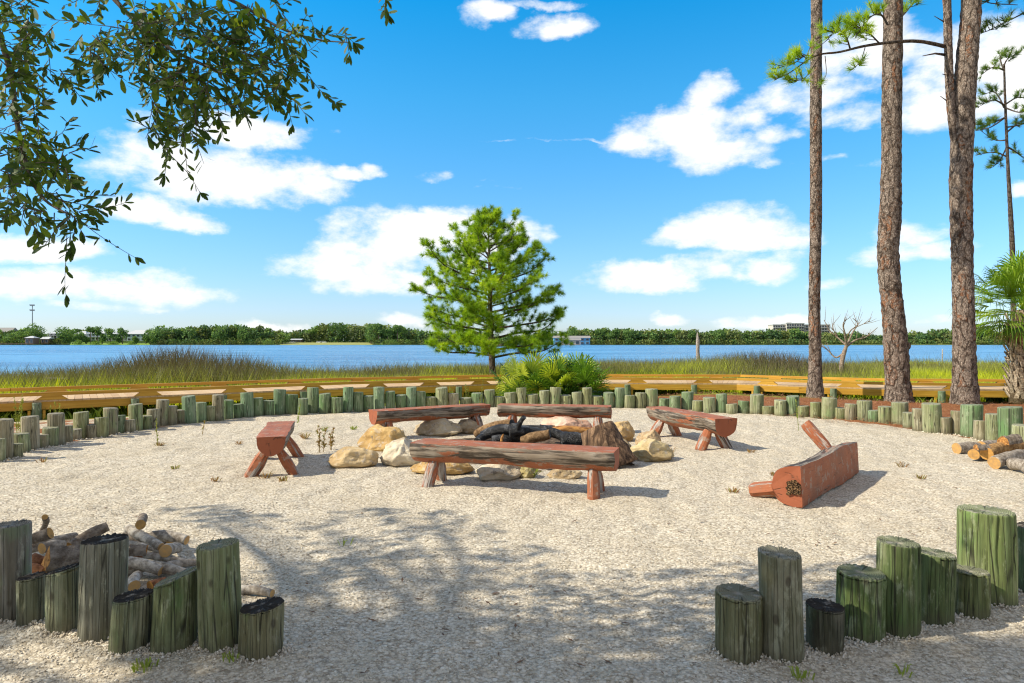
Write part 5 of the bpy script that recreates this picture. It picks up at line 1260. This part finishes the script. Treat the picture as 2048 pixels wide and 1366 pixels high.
# light tower
d = DF+60; bt = Vector((fx(65,d), d, -.5)); lt = empty('light_tower', bt, label='tall floodlight mast rising above the trees at far left', cat='light tower')
M_steel = flat('galvanised_steel', (.30,.33,.36), .5, .1, 3)
ztop = fz(611,d)+.5; MB().tube([(0,0,0),(0,0,ztop)], [.45,.28], 8).obj('mast', M_steel, lt)
for zz in (ztop-.2, ztop-4.2): 
    MB().box((0,0,zz), (3.6,.35,.3)).obj('crossarm', M_steel, lt)
    for k in range(4): MB().box((-1.5+k*1.0, -.4, zz+.6), (.8,.7,.8)).obj('lamp_head', M_steel, lt)
# far cars, ramp
def car(x, y, col, lb):
    d = DF+44; c = Vector((fx(x,d), d, fz(y,d)-.1)); root = empty('parked_car', c, label=lb, cat='car', group='cars parked on the far bank')
    mt = flat('car_paint', col, .3, .03, 1, .6); MB().box((0,0,.7), (4.4,1.8,.7)).box((-.2,0,1.28), (2.5,1.6,.5)).obj('body', mt, root)
    MB().box((-.2,-.82,1.28), (2.2,.04,.36)).obj('window', M_glass, root)
    for sx in (-1.35,1.35): MB().tube([(sx,-.95,.33),(sx,-.7,.33)], .33, 10).obj('wheel', flat('tyre', (.02,.02,.02)), root)
car(638.5,686,(.75,.76,.78),'white car parked left of another on the mown far bank'); car(647.5,686,(.70,.72,.74),'pale car parked right of another on the mown far bank'); car(585,686,(.45,.47,.5),'grey car parked by the white-roofed pavilion')
# dock at the left shore
dk = empty('dock', (fx(30,DF-8), DF-8, -1), label='low wooden dock along the left far waterline', cat='dock'); mb = MB(); mb.box((0,0,.9), (20,2,.25)); mb.obj('deck', M_brown, dk)
for k in range(6): MB().tube([(-9+k*3.6,-.9,-.5),(-9+k*3.6,-.9,1.6)], .16, 6).obj('pile', M_brown, dk)

# ------------------------------------------------------------------ weeds in the gravel
def weed(x, y, h, label, style='tuft', n=14, tb=.5, name='weed', z=0):
    p = G(x, y, z); p.z = gz(p.x, p.y); rr = random.Random(int(x*3+y)); V, Fs, T = [], [], []
    def bl(a, b, w_, t):
        a = Vector(a); b = Vector(b); s = (b-a).cross(Vector((rr.uniform(-1,1), rr.uniform(-1,1), .3))).normalized()*w_; m_ = (a+b)/2+Vector((0,0,.02))
        k = len(V); V.extend([tuple(a-s), tuple(a+s), tuple(m_+s*.9), tuple(m_-s*.9), tuple(b)]); Fs.extend([(k,k+1,k+2,k+3),(k+3,k+2,k+4)]); T.extend([t]*5)
    if style == 'tuft':
        for k in range(n):
            a = rr.uniform(0, 2*PI); q = Vector((math.cos(a), math.sin(a), 0))*rr.uniform(0,.05); e = q+Vector((math.cos(a)*h*rr.uniform(.3,1.1), math.sin(a)*h*rr.uniform(.3,1.1), h*rr.uniform(.3,1))); bl(q, e, .004, min(1, max(0, tb+rr.uniform(-.3,.3))))
    else:
        ns = 1 if style == 'stalk' else 4
        for s_ in range(ns):
            lean = Vector((rr.uniform(-.15,.15), rr.uniform(-.1,.1), 1)); hh = h*rr.uniform(.65,1) if s_ else h; q = Vector((rr.uniform(-.04,.04)*s_, 0, 0))
            bl(q, q+lean*hh, .0055, tb)
            for k in range(int(hh/.016)):
                t = .15+.85*rr.random(); c = q+lean*hh*t; a = rr.uniform(0, 2*PI); r_ = (.05 if style != 'stalk' else .03)*(1.2-t*.6); bl(c, c+Vector((math.cos(a)*r_, math.sin(a)*r_, rr.uniform(-.01,.03))), .007, min(1, max(0, tb+rr.uniform(-.3,.3))))
    o = mk(name, V, Fs, M_weed, None, tintv=T, loc=p); tag(o, label, 'weed', 'weeds growing in the gravel'); return o
WD = [(315,892,.36,'tall yellow seed stalk before the left arc of posts','stalk',0,.45),(405,868,.22,'short brown seed stalk right of the tall yellow one','stalk',0,.15),(637,905,.34,'branching reddish weed left of the ochre boulder','bushy',0,.15),(662,900,.30,'second reddish weed just left of the ochre boulder','bushy',0,.1),
 (594,862,.42,'thin green stalk behind the end-on bench','stalk',0,.9),(611,878,.12,'rust-brown dry tuft behind the end-on bench','tuft',30,.1),(650,862,.08,'small green tuft right of the end-on bench','tuft',26,.8),(707,858,.07,'low bright green tuft before the back left bench','tuft',34,.85),
 (1597,862,.50,'tall green weed standing before the right arc of posts','stalk',0,.85),(320,893,.06,'dry brown tuft at the foot of the yellow stalk','tuft',30,.05),(478,888,.05,'dry orange sprig left of the end-on bench','tuft',26,.05),(925,851,.1,'small green sprig behind the rounded grey boulder','tuft',16,.8),
 (1145,850,.14,'green sprig before the back right bench','tuft',14,.7),(1040,834,.1,'little green sprig under the back right bench','tuft',14,.8),(1060,955,.14,'yellow-green tuft by the mossy stone under the bench','tuft',50,.7),(1340,905,.08,'brown sprig right of the lumpy boulder','tuft',18,.1),
 (1120,950,.16,'dry stalk under the right half of the near bench','stalk',0,.1),(1500,905,.05,'scattered brown sprig right of the angled bench','tuft',20,.05),(1465,985,.05,'dry sprig left of the tipped-over bench','tuft',24,.1),(1550,955,.05,'orange sprig behind the tipped-over bench leg','tuft',24,.1),
 (1805,935,.06,'dry sprig in the open gravel before the right posts','tuft',20,.1),(1840,960,.05,'dry brown sprig right of the tipped-over bench','tuft',20,.1),(530,955,.07,'dry tuft between the end-on bench legs','tuft',26,.1),(565,962,.06,'second dry tuft between the end-on bench legs','tuft',26,.15),
 (290,1336,.028,'small green tuft before the mossy wide post','tuft',34,.9),(465,1322,.022,'tiny green sprig by the tall olive post','tuft',20,.9),(1805,1352,.045,'green sprig at the bottom right of the gravel','tuft',12,.95),(1600,1355,.035,'small green tuft below the tall dark post','tuft',22,.9),
 (687,1090,.05,'tiny green sprout in the middle of the shaded gravel','tuft',8,.8),(430,965,.05,'dry brown sprig left of the end-on bench front leg','tuft',20,.05),(350,940,.05,'pale sprig in the gravel before the left posts','tuft',20,.4),(85,925,.06,'orange-brown sprig by the left end of the posts','tuft',20,.1),
 (40,848,.75,'clump of tall yellow grass stalks behind the left posts','bushy',0,.75),(112,843,.55,'tall grass stalks by the left boardwalk pile','bushy',0,.7),(958,822,.62,'thin tall grass stalk behind the back left bench','stalk',0,.55),(900,812,.45,'yellow grass stalks behind the posts left of the palmetto','bushy',0,.7),(935,812,.5,'second clump of grass stalks left of the palmetto','bushy',0,.6)]
for a in WD: weed(a[0], a[1], a[2], a[3], a[4], a[5], a[6])
# fallen needles and bark litter
n = 3600; x = rng.uniform(-6, 6, n); y = rng.uniform(2.6, 14, n); k = (np.hypot(x, y-9.2) < 6) | (y < 5); x, y = x[k], y[k]; n = len(x)
cl = fbm(x, y, 1.2, 51)+rng.normal(0,.6,len(x)) > .55; x, y = x[cl], y[cl]; n = len(x)
a = rng.random(n)*2*PI; D = np.stack([np.cos(a), np.sin(a), rng.uniform(-.02,.12,n)], -1); Pp = np.stack([x, y, hgt(x,y)+micro(x,y)+.010], -1)
V_, F_, T_ = diamonds(Pp, unit(D), np.tile([0,0,1.],(n,1)), .025+.05*rng.random(n), .006+.012*rng.random(n)**2, rng.random(n)*.3)
tag(mk('litter', V_, F_, leafm('litter', (.10,.05,.025), (.28,.14,.06), (.4,.25,.1), .05, .8), tintv=T_), 'fallen brown leaf and needle litter scattered on the gravel', 'leaf litter', kind='stuff')
# pine straw blades on the mulch
n = 26000; x = rng.uniform(1.5, 17, n); y = rng.uniform(11, 20, n); R = np.hypot(x, y-9.2); ii = np.interp(x, [p.x for p in inner], [p.y for p in inner]); k = (R > 6.5) & (y < ii-.1) & (x > 2.5); x, y = x[k], y[k]; n = len(x)
a = rng.random(n)*2*PI; D = np.stack([np.cos(a), np.sin(a), rng.uniform(-.05,.3,n)], -1); Pp = np.stack([x, y, hgt(x,y)+rng.random(n)*.03], -1)
V_, F_, T_ = diamonds(Pp, unit(D), np.tile([0,0,1.],(n,1)), .15+.12*rng.random(n), .008*np.ones(n), rng.random(n))
tag(mk('pine_straw', V_, F_, leafm('straw', (.14,.05,.02), (.34,.15,.06), (.50,.28,.13), .05, .8), tintv=T_), 'orange-brown pine straw covering the ground under the tall pines', 'pine straw', kind='stuff')

# ------------------------------------------------------------------ live oak: overhanging boughs in view, the rest of the crown shading the gravel
ob = Vector((-7.2, .6, 0)); oak = empty('live_oak', ob, label='dark green live oak whose leafy boughs hang in at the upper left', cat='tree')
rr = random.Random(15); tk = MB(); tpts = smooth_path([(0,0,-.2),(.1,.1,1.2),(.35,.15,2.6),(.9,.3,4.2)], 5); tk.tube(tpts, lerp_list([.52,.42,.38,.30], len(tpts)), 18, rough=.2, fr=3); o = tk.obj('trunk', M_grey, oak, True); o.color = (.20,.17,.14,1)
LF = Acc(); TW = MB()
def leafy(Pp, D, Nn, L, Wd, tb):
    """rounded oblong oak leaves: 6-sided blades"""
    n = len(Pp); S = unit(np.cross(D, Nn)); U = unit(np.cross(S, D)); L = L[:,None]; Wd = Wd[:,None]; cu = (rng.random((n,1))-.3)*.25*L
    V = np.stack([Pp, Pp+D*L*.35+S*Wd*.42+U*cu*.5, Pp+D*L*.72+S*Wd*.5+U*cu, Pp+D*L*.95+S*Wd*.2+U*cu*.8, Pp+D*L+U*cu*.6, Pp+D*L*.95-S*Wd*.2+U*cu*.8, Pp+D*L*.72-S*Wd*.5+U*cu, Pp+D*L*.35-S*Wd*.42+U*cu*.5], 1)
    return V.reshape(-1,3), np.arange(8)[None]+8*np.arange(n)[:,None], np.repeat(tb, 8)
def sprig(p, d, L, nleaf):
    """twig with alternate leaves"""
    p = Vector(p); d = Vector(d).normalized(); m1 = p+d*L*.5+Vector((0,0,rr.uniform(-.02,.01))); e = p+d*L+Vector((0,0,-.08*L))
    TW.tube([p-ob, m1-ob, e-ob], [.0028,.002,.001], 4, cap=False)
    Pp, Dd, Nn = [], [], []
    for k in range(nleaf):
        t = (k+.6)/nleaf; q = p.lerp(m1, t*2) if t < .5 else m1.lerp(e, t*2-1); v = Vector((rr.uniform(-1,1), rr.uniform(-1,1), rr.uniform(-1,1))); v = (v-d*v.dot(d)).normalized()
        Pp.append(tuple(q-ob)); Dd.append(tuple((d*.75+v*.9).normalized())); Nn.append((rr.uniform(-.6,.6), rr.uniform(-1,-.2), rr.uniform(.0,1)))
    n = len(Pp); Ls = np.array([rr.uniform(.042,.078) for _ in range(n)])
    LF.add(leafy(np.array(Pp), np.array(Dd), unit(np.array(Nn)), Ls, Ls*rng.uniform(.26,.42,n), np.clip(rng.normal(.35,.25,n),0,1)))
def bough(pl, r0, r1):
    sp = smooth_path([P(x, y, d)-ob for x, y, d in pl], 5); TW.tube(sp, lerp_list([r0, r1], len(sp)), 6, cap=False, rough=.1); return [q+ob for q in sp]
B1 = bough([(-260,-420,3.0),(-60,-60,3.2),(15,120,3.3),(35,250,3.3),(60,350,3.2),(90,400,3.2),(140,430,3.1)], .020, .004)
B2 = bough([(-60,-500,3.6),(120,-150,3.5),(230,0,3.4),(330,90,3.3),(430,140,3.2),(520,180,3.1)], .018, .004)
B3 = bough([(200,-300,3.6),(380,-60,3.5),(500,20,3.3),(570,60,3.2),(640,80,3.2),(700,85,3.1)], .012, .002)
bough([(360,110,3.3),(345,200,3.2),(335,300,3.1)], .006, .0015)
# limbs that tie the boughs to the trunk (above and left of the picture)
top = ob+Vector((.9,.3,4.2))
for bp_ in (B1[0], B2[0], B3[0]):
    q = smooth_path([top-ob, (top.lerp(bp_, .5)+Vector((0,0,1.0)))-ob, bp_-ob], 6); TW.tube(q, lerp_list([.13,.06,.020], len(q)), 8, cap=False, rough=.15)
# (cx, cy, rx, ry, number of sprigs, depth, droop)
EL_ = [(40,90,60,100,40,3.3),(40,250,45,90,26,3.3),(70,330,80,80,38,3.2),(60,400,60,40,14,3.1),(230,40,80,80,30,3.4),(330,90,110,100,66,3.3),(300,40,170,50,34,3.4),(420,130,110,80,50,3.2),(480,60,90,60,30,3.2),(370,215,80,60,34,3.1),
 (340,270,45,25,9,3.1),(540,110,70,60,26,3.2),(560,160,40,40,9,3.1),(200,130,50,30,8,3.3),(115,110,30,80,6,3.4),(20,20,60,60,16,3.3),(520,20,50,30,8,3.3),(10,200,40,120,16,3.2),(130,410,40,25,8,3.1)]
for (cx, cy, rx, ry, n_, d) in EL_:
    for k in range(int(n_*.85)):
        a = rr.uniform(0, 2*PI); q = rr.random()**.6; x_ = cx+rx*q*math.cos(a); y_ = cy+ry*q*math.sin(a); p = P(x_, y_, d+rr.uniform(-.35,.35))
        dv = Vector((rr.uniform(-.6,.9), rr.uniform(-.5,.5), rr.uniform(-1,.25))); sprig(p, dv, rr.uniform(.09,.17), rr.randint(6,10))
def chain(pl, d, nleaf=3, L=.05, step=1):
    """fine hanging twig with scattered leaves"""
    sp = smooth_path([P(x, y, d) for x, y in pl], 4); TW.tube([q-ob for q in sp], lerp_list([.0022,.0009], len(sp)), 4, cap=False)
    Pp, Dd, Nn = [], [], []
    for i in range(0, len(sp)-1, step):
        t = (sp[i+1]-sp[i]).normalized()
        for k in range(nleaf): v = Vector((rr.uniform(-1,1), rr.uniform(-1,1), rr.uniform(-1,.6))).normalized(); Pp.append(tuple(sp[i].lerp(sp[i+1], rr.random())-ob)); Dd.append(tuple((t*.6+v*.9).normalized())); Nn.append((rr.uniform(-.6,.6), -1, rr.uniform(0,1)))
    for k in range(3): Pp.append(tuple(sp[-1]-ob)); Dd.append(tuple(((sp[-1]-sp[-2]).normalized()+Vector((rr.uniform(-.7,.7),0,rr.uniform(-.7,.7)))).normalized())); Nn.append((0,-1,.3))
    n = len(Pp); Ls = np.array([rr.uniform(.75,1.2)*L for _ in range(n)]); LF.add(leafy(np.array(Pp), np.array(Dd), unit(np.array(Nn)), Ls, Ls*rng.uniform(.22,.36,n), np.clip(rng.normal(.25,.2,n),0,1)))
for pl, nl in (([(560,80),(600,55),(640,70),(680,68),(708,85)],2),([(540,130),(580,110),(620,100),(650,70)],2),([(590,100),(610,140),(640,180),(672,205)],2),([(560,190),(575,215),(585,250)],1),([(470,150),(520,185),(560,190)],3),
 ([(120,400),(170,410),(215,415),(250,405)],2),([(130,420),(170,450),(220,485),(270,515)],1),([(135,430),(133,500),(130,560),(132,590)],1),([(150,430),(148,470),(140,500)],2),([(335,280),(335,310),(330,350)],2),([(340,310),(375,345),(400,385)],1),
 ([(100,385),(150,420),(190,440)],3),([(775,-30),(770,10),(775,30)],3),([(40,380),(25,410),(15,428)],2),([(60,400),(70,430),(90,440)],2),([(190,140),(195,170),(200,185)],1),([(690,60),(695,90),(700,110)],1),([(60,290),(120,300),(160,285)],3),([(70,330),(130,345),(150,355)],3),([(100,280),(125,265),(135,245)],1),([(600,60),(615,30),(630,60)],1),([(260,60),(240,110),(215,130)],3),([(560,10),(545,-10),(560,30)],2)): chain(pl, 3.1+rr.uniform(-.1,.15), nl)
# shading crown outside the picture: clumps placed up-sun of the shaded ground
def in_view(x, y, z): return (y > .3) and abs(x) < .77*y+.25 and (z-H) < .52*y+.3
SH = []   # (ground x, ground y, radius x, radius y, clumps, density)
def shade_patch(gx_, gy_, rx, ry, n_, cr=.42, lf=60):
    for k in range(n_):
        a = rr.uniform(0, 2*PI); q = math.sqrt(rr.random()); x_ = gx_+rx*q*math.cos(a); y_ = gy_+ry*q*math.sin(a); h_ = rr.uniform(4.2, 6.6); t = h_/sun_dir.z
        c = Vector((x_, y_, 0))+sun_dir*t
        SH.append((c, cr*rr.uniform(.7,1.2), lf))
shade_patch(-2.2, 2.6, 2.6, 1.0, 60); shade_patch(0.2, 2.9, 1.7, .75, 42); shade_patch(1.9, 2.65, 1.3, .50, 22); shade_patch(-.6, 4.3, .95, .50, 12, .32, 42)
shade_patch(-2.6, 4.1, 1.1, .60, 20, .36, 48); shade_patch(-1.9, 5.7, .9, .30, 9, .26, 42); shade_patch(-.6, 5.5, .8, .22, 5, .22, 36); shade_patch(-2.9, 5.0, .7, .35, 5, .26, 40); shade_patch(-1.3,1.0,3,1.2,40); shade_patch(2.2,1.2,2,.9,20); shade_patch(1.9,3.0,1.0,.28,14,.30,50); shade_patch(-1.0,4.9,1.3,.5,9,.26,42)
nlim = 0; limbs = MB()
C = []
for (c, r_, lf) in SH:
    if in_view(c.x, c.y, c.z): continue
    n_ = int(lf*(r_/.4)**2); u = unit(rng.normal(size=(n_,3)))*(rng.random((n_,1))**.45)*r_*np.array([1,1,.6]); Pp = u+np.array(tuple(c)); 
    D = unit(rng.normal(size=(n_,3))); LF.add(leafy(Pp-np.array(tuple(ob)), D, unit(rng.normal(size=(n_,3))), rng.uniform(.10,.16,n_), rng.uniform(.05,.075,n_), np.clip(rng.normal(.4,.25,n_),0,1)))
    if rr.random() < .35:
        m_ = top.lerp(c, .5)+Vector((0,0,.6)); q = smooth_path([top-ob, m_-ob, c-ob], 4); limbs.tube(q, lerp_list([.07,.03,.008], len(q)), 5, cap=False)
limbs.obj('limbs', M_grey, oak, True).color = (.20,.17,.14,1)
TW.obj('twigs', M_grey, oak, True).color = (.14,.12,.10,1)
LF.obj('crown', M_oak, oak)
